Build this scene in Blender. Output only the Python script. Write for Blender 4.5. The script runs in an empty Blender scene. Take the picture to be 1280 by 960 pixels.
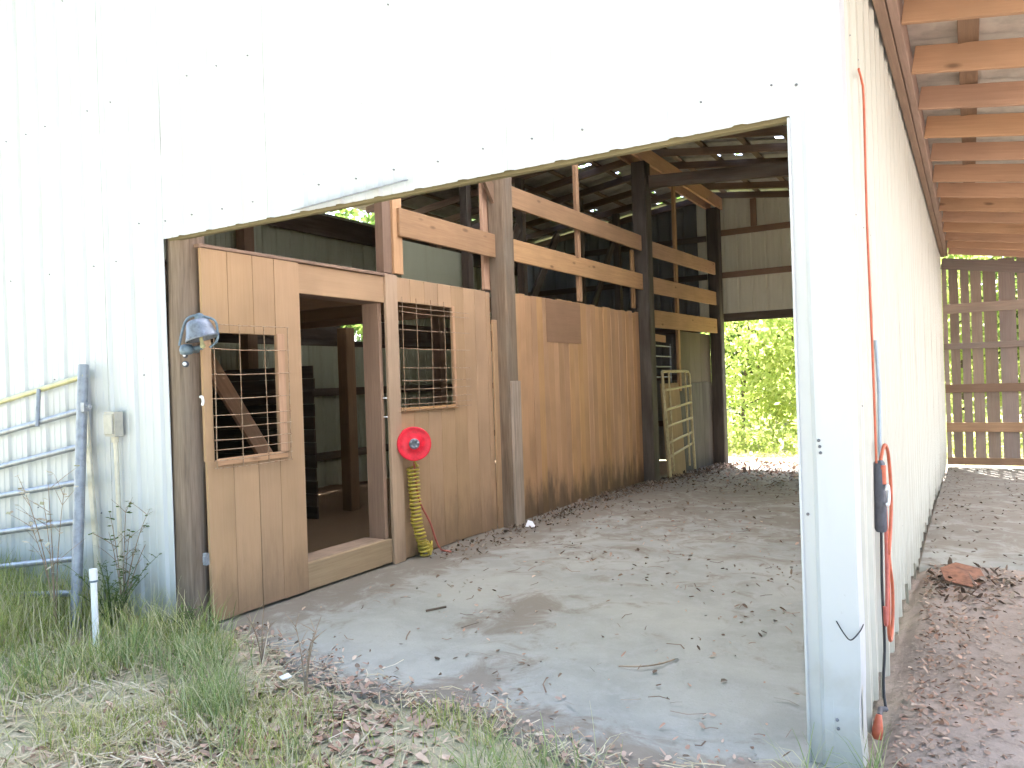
import bpy, math, random
import numpy as np
from mathutils import Vector, Matrix
random.seed(7); RNG = np.random.default_rng(7)
S = bpy.context.scene
COL = S.collection

# ------------------------------------------------------------------ camera
CAM_H = 1.6
yaw, pitch, roll = math.radians(30.6886), math.radians(-0.0919), math.radians(1.9407)
fw = Vector((-math.sin(yaw)*math.cos(pitch), math.cos(yaw)*math.cos(pitch), math.sin(pitch)))
rt = Vector((math.cos(yaw), math.sin(yaw), 0)); up = rt.cross(fw)
R_ = rt*math.cos(roll) - up*math.sin(roll); U_ = rt*math.sin(roll) + up*math.cos(roll)
cd = bpy.data.cameras.new('camera'); cam = bpy.data.objects.new('camera', cd); COL.objects.link(cam)
cam.matrix_world = Matrix(((R_.x, U_.x, -fw.x, 0), (R_.y, U_.y, -fw.y, 0), (R_.z, U_.z, -fw.z, CAM_H), (0, 0, 0, 1)))
cd.sensor_width = 36; cd.lens = 36*965.8/1280; cd.clip_start = 0.05; cd.clip_end = 2000
S.camera = cam

# ------------------------------------------------------------------ light
SUN_EL, SUN_ROT = math.radians(60), math.radians(-24)      # sun behind the barn, to its left
W = bpy.data.worlds.new('World'); S.world = W; W.use_nodes = True
nt = W.node_tree; bg = nt.nodes['Background']
sky = nt.nodes.new('ShaderNodeTexSky'); sky.sky_type = 'NISHITA'; sky.sun_disc = False
sky.sun_elevation = SUN_EL; sky.sun_rotation = SUN_ROT % (2*math.pi)
sky.air_density = 1.0; sky.dust_density = 4.0; sky.ozone_density = 1.0
nt.links.new(sky.outputs[0], bg.inputs[0]); bg.inputs[1].default_value = 0.12
sd = bpy.data.lights.new('sun', 'SUN'); sun = bpy.data.objects.new('sun', sd); COL.objects.link(sun)
sd.energy = 5.0; sd.angle = math.radians(0.55); sd.color = (1.0, 0.95, 0.86)
to_sun = Vector((math.sin(SUN_ROT)*math.cos(SUN_EL), math.cos(SUN_ROT)*math.cos(SUN_EL), math.sin(SUN_EL)))
sun.rotation_euler = to_sun.to_track_quat('Z', 'Y').to_euler(); sun.location = to_sun*60
vs = S.view_settings
vs.view_transform = 'Standard'; vs.look = 'None'; vs.gamma = 1.0; vs.use_curve_mapping = False
vs.exposure = 3.36
vs.use_white_balance = True; vs.white_balance_temperature = 5850; vs.white_balance_tint = 10
S.cycles.use_denoising = True
S.cycles.max_bounces = 10; S.cycles.diffuse_bounces = 7; S.cycles.transmission_bounces = 4
S.cycles.sample_clamp_indirect = 6
S.cycles.use_adaptive_sampling = True; S.cycles.adaptive_threshold = 0.02

# ------------------------------------------------------------------ materials
def new_mat(name):
    m = bpy.data.materials.new(name); m.use_nodes = True
    t = m.node_tree; t.nodes.clear()
    out = t.nodes.new('ShaderNodeOutputMaterial'); b = t.nodes.new('ShaderNodeBsdfPrincipled')
    t.links.new(b.outputs[0], out.inputs[0])
    return m, t, b
class N:
    """small node helper"""
    def __init__(s, t): s.t = t
    def n(s, typ, **kw):
        x = s.t.nodes.new(typ)
        for k, v in kw.items(): setattr(x, k, v)
        return x
    def l(s, a, b): s.t.links.new(a, b)
    def noise(s, vec, scale, detail=4, rough=0.55, dist=0.0):
        x = s.n('ShaderNodeTexNoise'); x.inputs['Scale'].default_value = scale; x.inputs['Detail'].default_value = detail
        x.inputs['Roughness'].default_value = rough; x.inputs['Distortion'].default_value = dist
        if vec is not None: s.l(vec, x.inputs['Vector'])
        return x.outputs['Fac']
    def mapping(s, vec, sc, loc=None):
        x = s.n('ShaderNodeMapping'); x.inputs['Scale'].default_value = sc; s.l(vec, x.inputs['Vector'])
        if loc is not None: s.l(loc, x.inputs['Location'])
        return x.outputs[0]
    def ramp(s, fac, a, b, ca=(0, 0, 0, 1), cb=(1, 1, 1, 1)):
        x = s.n('ShaderNodeValToRGB'); e = x.color_ramp.elements
        e[0].position = a; e[1].position = b; e[0].color = ca; e[1].color = cb
        s.l(fac, x.inputs[0]); return x.outputs[0]
    def mix(s, fac, a, b, mode='MIX'):
        x = s.n('ShaderNodeMix', data_type='RGBA', blend_type=mode)
        for v, i in ((fac, 0), (a, 6), (b, 7)):
            if hasattr(v, 'is_linked'): s.l(v, x.inputs[i])
            elif i == 0: x.inputs[0].default_value = v
            else: x.inputs[i].default_value = (*v, 1)
        return x.outputs[2]
    def math(s, op, a, b=None, c=None):
        x = s.n('ShaderNodeMath', operation=op)
        for i, v in enumerate((a, b, c)):
            if v is None: continue
            if hasattr(v, 'is_linked'): s.l(v, x.inputs[i])
            else: x.inputs[i].default_value = v
        return x.outputs[0]
    def mapr(s, v, a, b, c=0.0, d=1.0, smooth=True):
        x = s.n('ShaderNodeMapRange'); x.interpolation_type = 'SMOOTHSTEP' if smooth else 'LINEAR'
        s.l(v, x.inputs[0])
        for i, k in enumerate((a, b, c, d)): x.inputs[i+1].default_value = k
        return x.outputs[0]
    def bump(s, h, strength, dist, b):
        x = s.n('ShaderNodeBump'); x.inputs['Strength'].default_value = strength; x.inputs['Distance'].default_value = dist
        s.l(h, x.inputs['Height']); s.l(x.outputs[0], b.inputs['Normal'])

def wood(name, light, dark, rough=0.75, stain=0.0, knots=True, contrast=1.0, grey=0.0, vary=0.22):
    """grain runs along local X; every board shifts the pattern and tone"""
    m, t, b = new_mat(name); q = N(t)
    tc = q.n('ShaderNodeTexCoord'); oi = q.n('ShaderNodeObjectInfo')
    off = q.n('ShaderNodeVectorMath', operation='SCALE'); off.inputs[0].default_value = (37.0, 19.0, 53.0); q.l(oi.outputs['Random'], off.inputs['Scale'])
    ov = q.n('ShaderNodeVectorMath', operation='ADD'); q.l(tc.outputs['Object'], ov.inputs[0]); q.l(off.outputs[0], ov.inputs[1])
    v = ov.outputs[0]
    g1 = q.noise(q.mapping(v, (1.1, 22, 22)), 1.6, 5, 0.6, 0.6)
    g2 = q.noise(q.mapping(v, (3.0, 95, 95)), 1.5, 3, 0.6)
    blot = q.noise(v, 1.7, 3, 0.5)
    f = q.math('ADD', q.math('MULTIPLY', g1, 0.62), q.math('MULTIPLY', g2, 0.38))
    c = q.ramp(f, 0.5-0.17/contrast, 0.5+0.17/contrast, (*dark, 1), (*light, 1))
    c = q.mix(q.mapr(blot, 0.35, 0.75, 0, 0.45), c, tuple(0.55*x for x in light))
    tone = q.n('ShaderNodeHueSaturation'); q.l(c, tone.inputs['Color'])
    q.l(q.mapr(oi.outputs['Random'], 0, 1, 1-vary*1.15, 1+vary, False), tone.inputs['Value'])
    r2 = q.math('FRACT', q.math('MULTIPLY', oi.outputs['Random'], 7.31))
    q.l(q.mapr(r2, 0, 1, 1-vary*0.7, 1+vary*0.5, False), tone.inputs['Saturation'])
    q.l(q.mapr(r2, 0, 1, 0.5-vary*0.035, 0.5+vary*0.035, False), tone.inputs['Hue'])
    c = tone.outputs[0]
    if knots:
        vo = q.n('ShaderNodeTexVoronoi'); vo.inputs['Scale'].default_value = 1.0; q.l(q.mapping(v, (2.2, 6.5, 6.5)), vo.inputs['Vector'])
        kn = q.ramp(vo.outputs['Distance'], 0.06, 0.15, (1, 1, 1, 1), (0, 0, 0, 1))
        c = q.mix(q.math('MULTIPLY', kn, 0.7), c, tuple(0.3*x for x in dark))
    if grey:
        gn = q.noise(q.mapping(v, (0.8, 5, 5)), 1.3, 4)
        c = q.mix(q.mapr(gn, 0.4, 0.7, 0, grey), c, (0.195, 0.183, 0.15))
    if stain:
        ge = q.n('ShaderNodeNewGeometry'); sp = q.n('ShaderNodeSeparateXYZ'); q.l(ge.outputs['Position'], sp.inputs[0])
        sn = q.noise(q.mapping(ge.outputs['Position'], (1, 2.2, 0.55)), 2.2, 6, 0.7)
        h = q.math('ADD', sp.outputs[2], q.math('MULTIPLY', sn, -1.5))
        c = q.mix(q.mapr(h, -0.75, -0.18, stain, 0), c, (0.055, 0.045, 0.035))
    q.l(c, b.inputs['Base Color']); b.inputs['Roughness'].default_value = rough
    b.inputs['Specular IOR Level'].default_value = 0.25
    q.bump(f, 0.45, 0.004, b)
    return m

def metal_siding(name, col, dirt, rough=0.42):
    m, t, b = new_mat(name); q = N(t)
    ge = q.n('ShaderNodeNewGeometry'); p = ge.outputs['Position']
    a = q.noise(q.mapping(p, (3, 3, 0.35)), 2.0, 5, 0.6)
    c = q.mix(q.mapr(a, 0.5, 0.8, 0, 0.35), col, dirt)
    s2 = q.noise(p, 26, 4, 0.7)
    c = q.mix(q.mapr(s2, 0.66, 0.78, 0, 0.35), c, tuple(0.6*x for x in dirt))
    sp = q.n('ShaderNodeSeparateXYZ'); q.l(p, sp.inputs[0])
    h = q.math('ADD', sp.outputs[2], q.math('MULTIPLY', q.noise(p, 5, 5, 0.6), -0.7))
    c = q.mix(q.mapr(h, -0.4, 0.12, 0.6, 0), c, (0.32, 0.29, 0.22))
    q.l(c, b.inputs['Base Color']); b.inputs['Roughness'].default_value = rough
    b.inputs['Specular IOR Level'].default_value = 0.35
    q.bump(q.noise(q.mapping(p, (2, 2, 1.2)), 2.2, 2), 0.25, 0.02, b)
    return m

def plain(name, col, rough=0.5, metallic=0.0, var=0.3, scale=18, spec=0.4, second=None):
    m, t, b = new_mat(name); q = N(t)
    tc = q.n('ShaderNodeTexCoord'); n = q.noise(tc.outputs['Object'], scale, 5, 0.65)
    c = q.mix(q.mapr(n, 0.38, 0.72, 0, 1), col, second or tuple(x*(1-var) for x in col))
    q.l(c, b.inputs['Base Color']); b.inputs['Roughness'].default_value = rough; b.inputs['Metallic'].default_value = metallic
    b.inputs['Specular IOR Level'].default_value = spec
    q.bump(n, 0.15, 0.003, b)
    return m

def leafy(name, a, bcol, trans=0.5, rough=0.6):
    m, t, b = new_mat(name); q = N(t)
    ge = q.n('ShaderNodeNewGeometry')
    r = ge.outputs['Random Per Island']
    c = q.mix(r, a, bcol)
    q.l(c, b.inputs['Base Color']); b.inputs['Roughness'].default_value = rough; b.inputs['Specular IOR Level'].default_value = 0.2
    if trans:
        tr = q.n('ShaderNodeBsdfTranslucent'); q.l(c, tr.inputs[0])
        mx = q.n('ShaderNodeMixShader'); mx.inputs[0].default_value = trans
        out = [x for x in t.nodes if x.type == 'OUTPUT_MATERIAL'][0]
        q.l(b.outputs[0], mx.inputs[1]); q.l(tr.outputs[0], mx.inputs[2]); q.l(mx.outputs[0], out.inputs[0])
    return m

def ramp_island(name, cols, rough=0.8, trans=0.0):
    m, t, b = new_mat(name); q = N(t)
    ge = q.n('ShaderNodeNewGeometry'); x = q.n('ShaderNodeValToRGB'); cr = x.color_ramp
    q.l(ge.outputs['Random Per Island'], x.inputs[0])
    while len(cr.elements) < len(cols): cr.elements.new(0.5)
    for i, c in enumerate(cols): cr.elements[i].position = i/(len(cols)-1); cr.elements[i].color = (*c, 1)
    q.l(x.outputs[0], b.inputs['Base Color']); b.inputs['Roughness'].default_value = rough; b.inputs['Specular IOR Level'].default_value = 0.2
    if trans:
        tr = q.n('ShaderNodeBsdfTranslucent'); q.l(x.outputs[0], tr.inputs[0])
        mx = q.n('ShaderNodeMixShader'); mx.inputs[0].default_value = trans
        out = [y for y in t.nodes if y.type == 'OUTPUT_MATERIAL'][0]
        q.l(b.outputs[0], mx.inputs[1]); q.l(tr.outputs[0], mx.inputs[2]); q.l(mx.outputs[0], out.inputs[0])
    return m

def concrete(name):
    m, t, b = new_mat(name); q = N(t)
    ge = q.n('ShaderNodeNewGeometry'); p = ge.outputs['Position']
    sp = q.n('ShaderNodeSeparateXYZ'); q.l(p, sp.inputs[0])
    n1 = q.noise(p, 1.1, 6, 0.62, 0.4); n2 = q.noise(p, 7, 6, 0.7); n3 = q.noise(p, 60, 3, 0.7); n4 = q.noise(q.mapping(p, (1, 1, 1)), 2.6, 6, 0.72, 1.2)
    c = q.mix(q.mapr(n1, 0.35, 0.65), (0.30, 0.298, 0.265), (0.235, 0.238, 0.215))
    c = q.mix(q.mapr(n2, 0.45, 0.7, 0, 0.5), c, (0.33, 0.325, 0.305))
    # trodden-in dirt, thicker towards the back of the aisle where nobody sweeps
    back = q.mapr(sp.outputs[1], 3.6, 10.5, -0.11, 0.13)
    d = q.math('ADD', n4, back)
    # the long brown smear down the middle of the aisle
    def blob(cx, cy, rx, ry):
        ax = q.math('DIVIDE', q.math('SUBTRACT', sp.outputs[0], cx), rx); ay = q.math('DIVIDE', q.math('SUBTRACT', sp.outputs[1], cy), ry)
        r = q.math('SQRT', q.math('ADD', q.math('MULTIPLY', ax, ax), q.math('MULTIPLY', ay, ay)))
        return q.mapr(r, 0.2, 1.1, 0.2, 0)
    d = q.math('ADD', d, blob(-2.75, 4.6, 0.42, 0.9)); d = q.math('ADD', d, blob(-2.35, 3.55, 0.3, 0.7))
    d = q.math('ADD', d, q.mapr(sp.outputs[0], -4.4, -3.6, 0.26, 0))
    ed = q.math('SUBTRACT', q.math('SUBTRACT', sp.outputs[1], 3.02), q.math('MAXIMUM', 0.0, q.math('MULTIPLY', q.math('SUBTRACT', -3.4, sp.outputs[0]), 0.42)))
    d = q.math('ADD', d, q.mapr(q.math('MULTIPLY', ed, q.mapr(sp.outputs[1], 6.0, 6.5, 1, 9)), 0.0, 0.5, 0.26, 0))
    c = q.mix(q.mapr(d, 0.44, 0.66, 0, 0.85), c, (0.175, 0.148, 0.118))
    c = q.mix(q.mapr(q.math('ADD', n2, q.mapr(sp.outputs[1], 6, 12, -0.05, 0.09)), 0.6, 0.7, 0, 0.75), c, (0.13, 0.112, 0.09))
    c = q.mix(q.mapr(n3, 0.55, 0.8, 0, 0.3), c, (0.13, 0.12, 0.1))
    q.l(c, b.inputs['Base Color']); b.inputs['Roughness'].default_value = 0.85; b.inputs['Specular IOR Level'].default_value = 0.25
    h = q.math('ADD', q.math('MULTIPLY', n2, 0.7), q.math('MULTIPLY', n3, 0.3))
    q.bump(h, 0.5, 0.012, b)
    return m

def ground_mat():
    m, t, b = new_mat('soil'); q = N(t)
    ge = q.n('ShaderNodeNewGeometry'); p = ge.outputs['Position']
    sp = q.n('ShaderNodeSeparateXYZ'); q.l(p, sp.inputs[0])
    n1 = q.noise(p, 1.4, 6, 0.65); n2 = q.noise(p, 9, 6, 0.7); n3 = q.noise(p, 55, 4, 0.75)
    thatch = q.mix(q.mapr(n2, 0.35, 0.65), (0.34, 0.31, 0.22), (0.24, 0.255, 0.15))
    thatch = q.mix(q.mapr(n3, 0.4, 0.7), thatch, (0.38, 0.33, 0.24))
    dirt = q.mix(q.mapr(n1, 0.35, 0.65), (0.33, 0.275, 0.24), (0.25, 0.21, 0.18))
    dirt = q.mix(q.mapr(n2, 0.5, 0.72, 0, 0.8), dirt, (0.15, 0.12, 0.095))
    dirt = q.mix(q.mapr(n3, 0.5, 0.75, 0, 0.7), dirt, (0.40, 0.32, 0.28))
    side = q.math('ADD', sp.outputs[0], q.math('MULTIPLY', n1, 0.8))
    c = q.mix(q.mapr(side, -0.5, 0.15), thatch, dirt)
    # stall floors: dry brown bedding dirt under the barn
    st = q.math('MULTIPLY', q.mapr(sp.outputs[1], 3.3, 3.6), q.mapr(sp.outputs[0], -4.9, -4.5, 1, 0))
    c = q.mix(q.math('MULTIPLY', st, q.mapr(sp.outputs[1], 16, 16.4, 1, 0)), c, (0.24, 0.165, 0.10))
    far = q.mapr(sp.outputs[1], 16.0, 16.8)
    c = q.mix(far, c, q.mix(q.mapr(n2, 0.4, 0.62), (0.20, 0.20, 0.07), (0.28, 0.23, 0.12)))
    q.l(c, b.inputs['Base Color']); b.inputs['Roughness'].default_value = 0.95; b.inputs['Specular IOR Level'].default_value = 0.1
    q.bump(q.math('ADD', q.math('MULTIPLY', n2, 0.5), q.math('MULTIPLY', n3, 0.5)), 0.8, 0.02, b)
    return m

M = {}
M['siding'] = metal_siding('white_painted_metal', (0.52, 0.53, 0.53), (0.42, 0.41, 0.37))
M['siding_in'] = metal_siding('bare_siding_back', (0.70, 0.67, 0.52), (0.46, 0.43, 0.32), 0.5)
M['siding_side_shade'] = metal_siding('shade_tinted_side_siding', (0.50, 0.485, 0.41), (0.40, 0.37, 0.28))  # white siding with the side wall's shade and warm bounce put into its colour
M['siding_olive'] = metal_siding('shade_dimmed_siding_back', (0.33, 0.34, 0.24), (0.22, 0.22, 0.14), 0.6)  # siding back darkened in colour for the dimness inside the stalls
M['siding_dark'] = metal_siding('shaded_siding_back', (0.15, 0.15, 0.14), (0.10, 0.10, 0.085), 0.6)  # same siding back, darker still: shade behind the loft rails put into the colour
M['roofmetal'] = plain('roof_metal', (0.34, 0.32, 0.31), 0.6, 0.0, 0.4, 6)
M['leanmetal'] = plain('lean_to_metal', (0.55, 0.49, 0.41), 0.6, 0.0, 0.35, 4)
M['stall'] = wood('stall_plank_wood', (0.45, 0.295, 0.170), (0.375, 0.238, 0.132), stain=0.35, knots=False, contrast=0.7, vary=0.05)
M['kick'] = wood('kick_plank_wood', (0.54, 0.32, 0.16), (0.44, 0.25, 0.12), stain=0.75, knots=False, contrast=0.8, vary=0.10)
M['board'] = wood('board_wood', (0.50, 0.30, 0.16), (0.36, 0.205, 0.11), knots=True)
M['jamb'] = wood('jamb_wood', (0.30, 0.19, 0.115), (0.21, 0.13, 0.08), knots=False)
M['stile'] = wood('weathered_stile_wood', (0.42, 0.295, 0.185), (0.32, 0.215, 0.13), knots=False, stain=0.3)
M['rafter'] = wood('rafter_wood', (0.52, 0.315, 0.185), (0.41, 0.235, 0.135), knots=True, contrast=0.9, vary=0.10)
M['ledger'] = wood('ledger_wood', (0.42, 0.28, 0.19), (0.30, 0.195, 0.13), knots=False)
M['oldwood'] = wood('old_dark_wood', (0.13, 0.095, 0.07), (0.06, 0.045, 0.036), knots=False, grey=0.4)
M['post'] = wood('post_wood', (0.22, 0.16, 0.108), (0.11, 0.077, 0.05), knots=False, grey=0.3, contrast=1.4)
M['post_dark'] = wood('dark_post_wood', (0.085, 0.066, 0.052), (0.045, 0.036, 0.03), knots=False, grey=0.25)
M['post_pale'] = wood('pale_post_wood', (0.46, 0.365, 0.265), (0.26, 0.19, 0.13), knots=False, grey=0.25, contrast=1.4)
M['slat'] = wood('slat_wood', (0.30, 0.23, 0.18), (0.21, 0.155, 0.12), knots=False, grey=0.3)
M['slatlight'] = wood('grey_brown_wood', (0.14, 0.11, 0.08), (0.10, 0.078, 0.058), knots=False)
M['patch'] = wood('patch_wood', (0.34, 0.20, 0.115), (0.27, 0.155, 0.085), knots=False, contrast=0.7, vary=0.02)
M['rooftimber'] = wood('roof_timber', (0.23, 0.155, 0.11), (0.13, 0.09, 0.065), knots=False, grey=0.25)
M['ply'] = wood('plywood', (0.42, 0.30, 0.15), (0.31, 0.21, 0.10), knots=False)
M['concrete'] = concrete('concrete')
M['soil'] = ground_mat()
M['bounce_gravel'] = plain('pale_bounce_gravel', (0.46, 0.43, 0.38), 0.95, 0, 0.3, 40)
M['galv'] = plain('galvanised_steel', (0.32, 0.335, 0.365), 0.45, 0.4, 0.35, 14)
M['tan_tube'] = plain('tan_gate_paint', (0.52, 0.42, 0.22), 0.5, 0.0, 0.3, 20)
M['gold_tube'] = plain('worn_yellow_gate_paint', (0.48, 0.45, 0.24), 0.45, 0.2, 0.3, 14)
M['wire'] = plain('rusty_wire', (0.40, 0.30, 0.20), 0.55, 0.3, 0.5, 30, second=(0.24, 0.12, 0.06))
M['cast'] = plain('grey_cast_metal', (0.22, 0.24, 0.28), 0.5, 0.4, 0.4, 24)
M['castblue'] = plain('blue_grey_paint', (0.16, 0.21, 0.25), 0.5, 0.2, 0.4, 24)
M['whiteplastic'] = plain('white_plastic', (0.82, 0.82, 0.82), 0.35, 0, 0.1, 10)
M['red'] = plain('red_plastic', (0.75, 0.012, 0.035), 0.38, 0, 0.3, 22)
M['yellow'] = plain('yellow_hose', (0.46, 0.36, 0.05), 0.45, 0, 0.35, 14)
M['redcord'] = plain('faded_red_cord', (0.45, 0.12, 0.09), 0.55, 0, 0.3, 20)
M['orange'] = plain('orange_cord', (0.55, 0.14, 0.07), 0.5, 0, 0.2, 20)
M['greycord'] = plain('grey_blue_cord', (0.38, 0.44, 0.50), 0.5, 0, 0.2, 20)
M['black'] = plain('black_rubber', (0.025, 0.024, 0.026), 0.5, 0, 0.2, 20)
M['strip'] = plain('dark_grey_plastic', (0.10, 0.10, 0.115), 0.5, 0, 0.3, 30)
M['beige'] = plain('beige_box_paint', (0.46, 0.43, 0.36), 0.5, 0, 0.2, 20)
M['conduit'] = plain('pale_conduit', (0.62, 0.57, 0.45), 0.5, 0, 0.2, 12)
M['rust'] = plain('rusty_sheet', (0.26, 0.12, 0.07), 0.8, 0.1, 0.6, 16)
def fill_fibreglass():
    m, t, b = new_mat('milky_fill_fibreglass'); q = N(t); b.inputs['Base Color'].default_value = (0.62, 0.62, 0.62, 1); b.inputs['Roughness'].default_value = 0.6
    tr = q.n('ShaderNodeBsdfTranslucent'); tr.inputs[0].default_value = (0.80, 0.79, 0.79, 1); mx = q.n('ShaderNodeMixShader'); mx.inputs[0].default_value = 0.85
    out = [x for x in t.nodes if x.type == 'OUTPUT_MATERIAL'][0]; q.l(b.outputs[0], mx.inputs[1]); q.l(tr.outputs[0], mx.inputs[2]); q.l(mx.outputs[0], out.inputs[0]); return m
M['fill_skylight'] = fill_fibreglass()  # translucent sheet material, added to let fill light through unseen roof parts
M['screw'] = plain('screw_head', (0.2, 0.2, 0.21), 0.5, 0.4)
M['yellowtrim'] = wood('header_edge_wood', (0.28, 0.235, 0.11), (0.18, 0.145, 0.065), knots=False)
M['bark'] = plain('bark', (0.13, 0.095, 0.07), 0.9, 0, 0.5, 12)
M['dry'] = plain('dry_stem', (0.34, 0.25, 0.17), 0.85, 0, 0.4, 12)
M['leaf'] = leafy('tree_leaf', (0.07, 0.12, 0.022), (0.15, 0.21, 0.04), 0.55)
M['leaf2'] = leafy('yellow_green_leaf', (0.30, 0.38, 0.08), (0.52, 0.55, 0.18), 0.65)
M['grass'] = ramp_island('grass_blade', [(0.20, 0.25, 0.06), (0.30, 0.35, 0.09), (0.42, 0.42, 0.16), (0.52, 0.47, 0.26), (0.60, 0.54, 0.37)], trans=0.3)
M['greengrass'] = ramp_island('green_grass_blade', [(0.15, 0.22, 0.065), (0.24, 0.31, 0.11), (0.36, 0.39, 0.19), (0.50, 0.47, 0.30)], trans=0.3)
M['straw'] = ramp_island('straw', [(0.30, 0.23, 0.15), (0.42, 0.34, 0.23), (0.54, 0.48, 0.37), (0.34, 0.32, 0.19), (0.48, 0.39, 0.28)])
M['litter'] = ramp_island('fallen_leaf', [(0.22, 0.13, 0.085), (0.34, 0.21, 0.15), (0.42, 0.29, 0.22), (0.28, 0.20, 0.16), (0.52, 0.40, 0.31), (0.18, 0.12, 0.085)])
M['litterdark'] = ramp_island('floor_debris', [(0.05, 0.035, 0.025), (0.12, 0.08, 0.055), (0.24, 0.17, 0.12), (0.08, 0.055, 0.04), (0.33, 0.28, 0.22)])
M['paper'] = plain('white_scrap', (0.75, 0.76, 0.80), 0.7, 0, 0.1)
M['weedleaf'] = leafy('weed_leaf', (0.08, 0.13, 0.035), (0.17, 0.2, 0.07), 0.4)

# ------------------------------------------------------------------ mesh helpers
WORLD = {}                       # world position of grouping empties
def wl(o): return WORLD.get(o.name, Vector((0, 0, 0))) if o else Vector((0, 0, 0))
def tag(o, label=None, cat=None, group=None, kind=None):
    if label: o['label'] = label
    if cat: o['category'] = cat
    if group: o['group'] = group
    if kind: o['kind'] = kind
    return o
def thing(name, label, cat, loc=(0, 0, 0), group=None, kind='thing'):
    o = bpy.data.objects.new(name, None); COL.objects.link(o); o.location = loc; o.empty_display_size = 0.2
    WORLD[o.name] = Vector(loc); return tag(o, label, cat, group, kind)
def holder(name, parent, loc=None):
    loc = wl(parent) if loc is None else Vector(loc)
    o = bpy.data.objects.new(name, None); COL.objects.link(o); o.parent = parent; o.location = loc - wl(parent); o.empty_display_size = 0.2
    WORLD[o.name] = loc; return o
def mesh_obj(name, me, mat, parent=None, loc=(0, 0, 0), rot=None, smooth=False):
    if mat and not me.materials: me.materials.append(mat)
    o = bpy.data.objects.new(name, me); COL.objects.link(o)
    mw = Matrix.Translation(Vector(loc) - wl(parent))
    if rot is not None: mw = mw @ rot.to_4x4()
    o.parent = parent; o.matrix_local = mw
    WORLD[o.name] = Vector(loc)
    return o
_cache = {}
def cbox_mesh(L, w, h, ch=0.003):
    key = (round(L, 3), round(w, 3), round(h, 3), ch)
    if key in _cache: return _cache[key]
    x, y, z = L/2, w/2, h/2; ch = min(ch, x*0.4, y*0.4, z*0.4)
    vs_, id_ = [], {}
    for sx in (-1, 1):
        for sy in (-1, 1):
            for sz in (-1, 1):
                for ax in range(3):
                    p = [sx*(x-ch), sy*(y-ch), sz*(z-ch)]; p[ax] = (sx*x, sy*y, sz*z)[ax]
                    id_[(sx, sy, sz, ax)] = len(vs_); vs_.append(p)
    fs = []
    for ax in range(3):
        a, b = [i for i in range(3) if i != ax]
        for s in (-1, 1):
            f = []
            for (p, q) in ((-1, -1), (1, -1), (1, 1), (-1, 1)):
                k = [0, 0, 0]; k[ax] = s; k[a] = p; k[b] = q; f.append(id_[(*k, ax)])
            if (s == 1) != (ax != 1): f.reverse()
            fs.append(f)
    for ax in range(3):                       # edge chamfers
        a, b = [i for i in range(3) if i != ax]
        for p in (-1, 1):
            for q in (-1, 1):
                k0 = [0, 0, 0]; k0[ax] = -1; k0[a] = p; k0[b] = q; k1 = list(k0); k1[ax] = 1
                fs.append([id_[(*k0, a)], id_[(*k1, a)], id_[(*k1, b)], id_[(*k0, b)]])
    for sx in (-1, 1):
        for sy in (-1, 1):
            for sz in (-1, 1): fs.append([id_[(sx, sy, sz, i)] for i in range(3)])
    me = bpy.data.meshes.new('board'); me.from_pydata(vs_, [], fs)
    import bmesh
    bm = bmesh.new(); bm.from_mesh(me); bmesh.ops.recalc_face_normals(bm, faces=bm.faces); bm.to_mesh(me); bm.free()
    _cache[key] = me; return me
def beam(name, parent, p0, p1, w, h, mat, side=(0, 1, 0), ch=0.003, label=None):
    """a board from p0 to p1 (centre line): w wide along `side`, h thick across it; its length is local X"""
    p0, p1 = Vector(p0), Vector(p1); d = p1-p0; L = d.length; X = d.normalized()
    Y = Vector(side); Y = (Y - X*Y.dot(X)).normalized(); Z = X.cross(Y)
    rot = Matrix((X, Y, Z)).transposed()
    me = cbox_mesh(L, w, h, ch)
    if me.materials and me.materials[0] != mat:
        key = (me.name, mat.name)
        if key not in _cache: c = me.copy(); c.materials.clear(); c.materials.append(mat); _cache[key] = c
        me = _cache[key]
    o = mesh_obj(name, me, mat, parent, (p0+p1)/2, rot)
    if label: o['label'] = label
    return o

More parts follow.
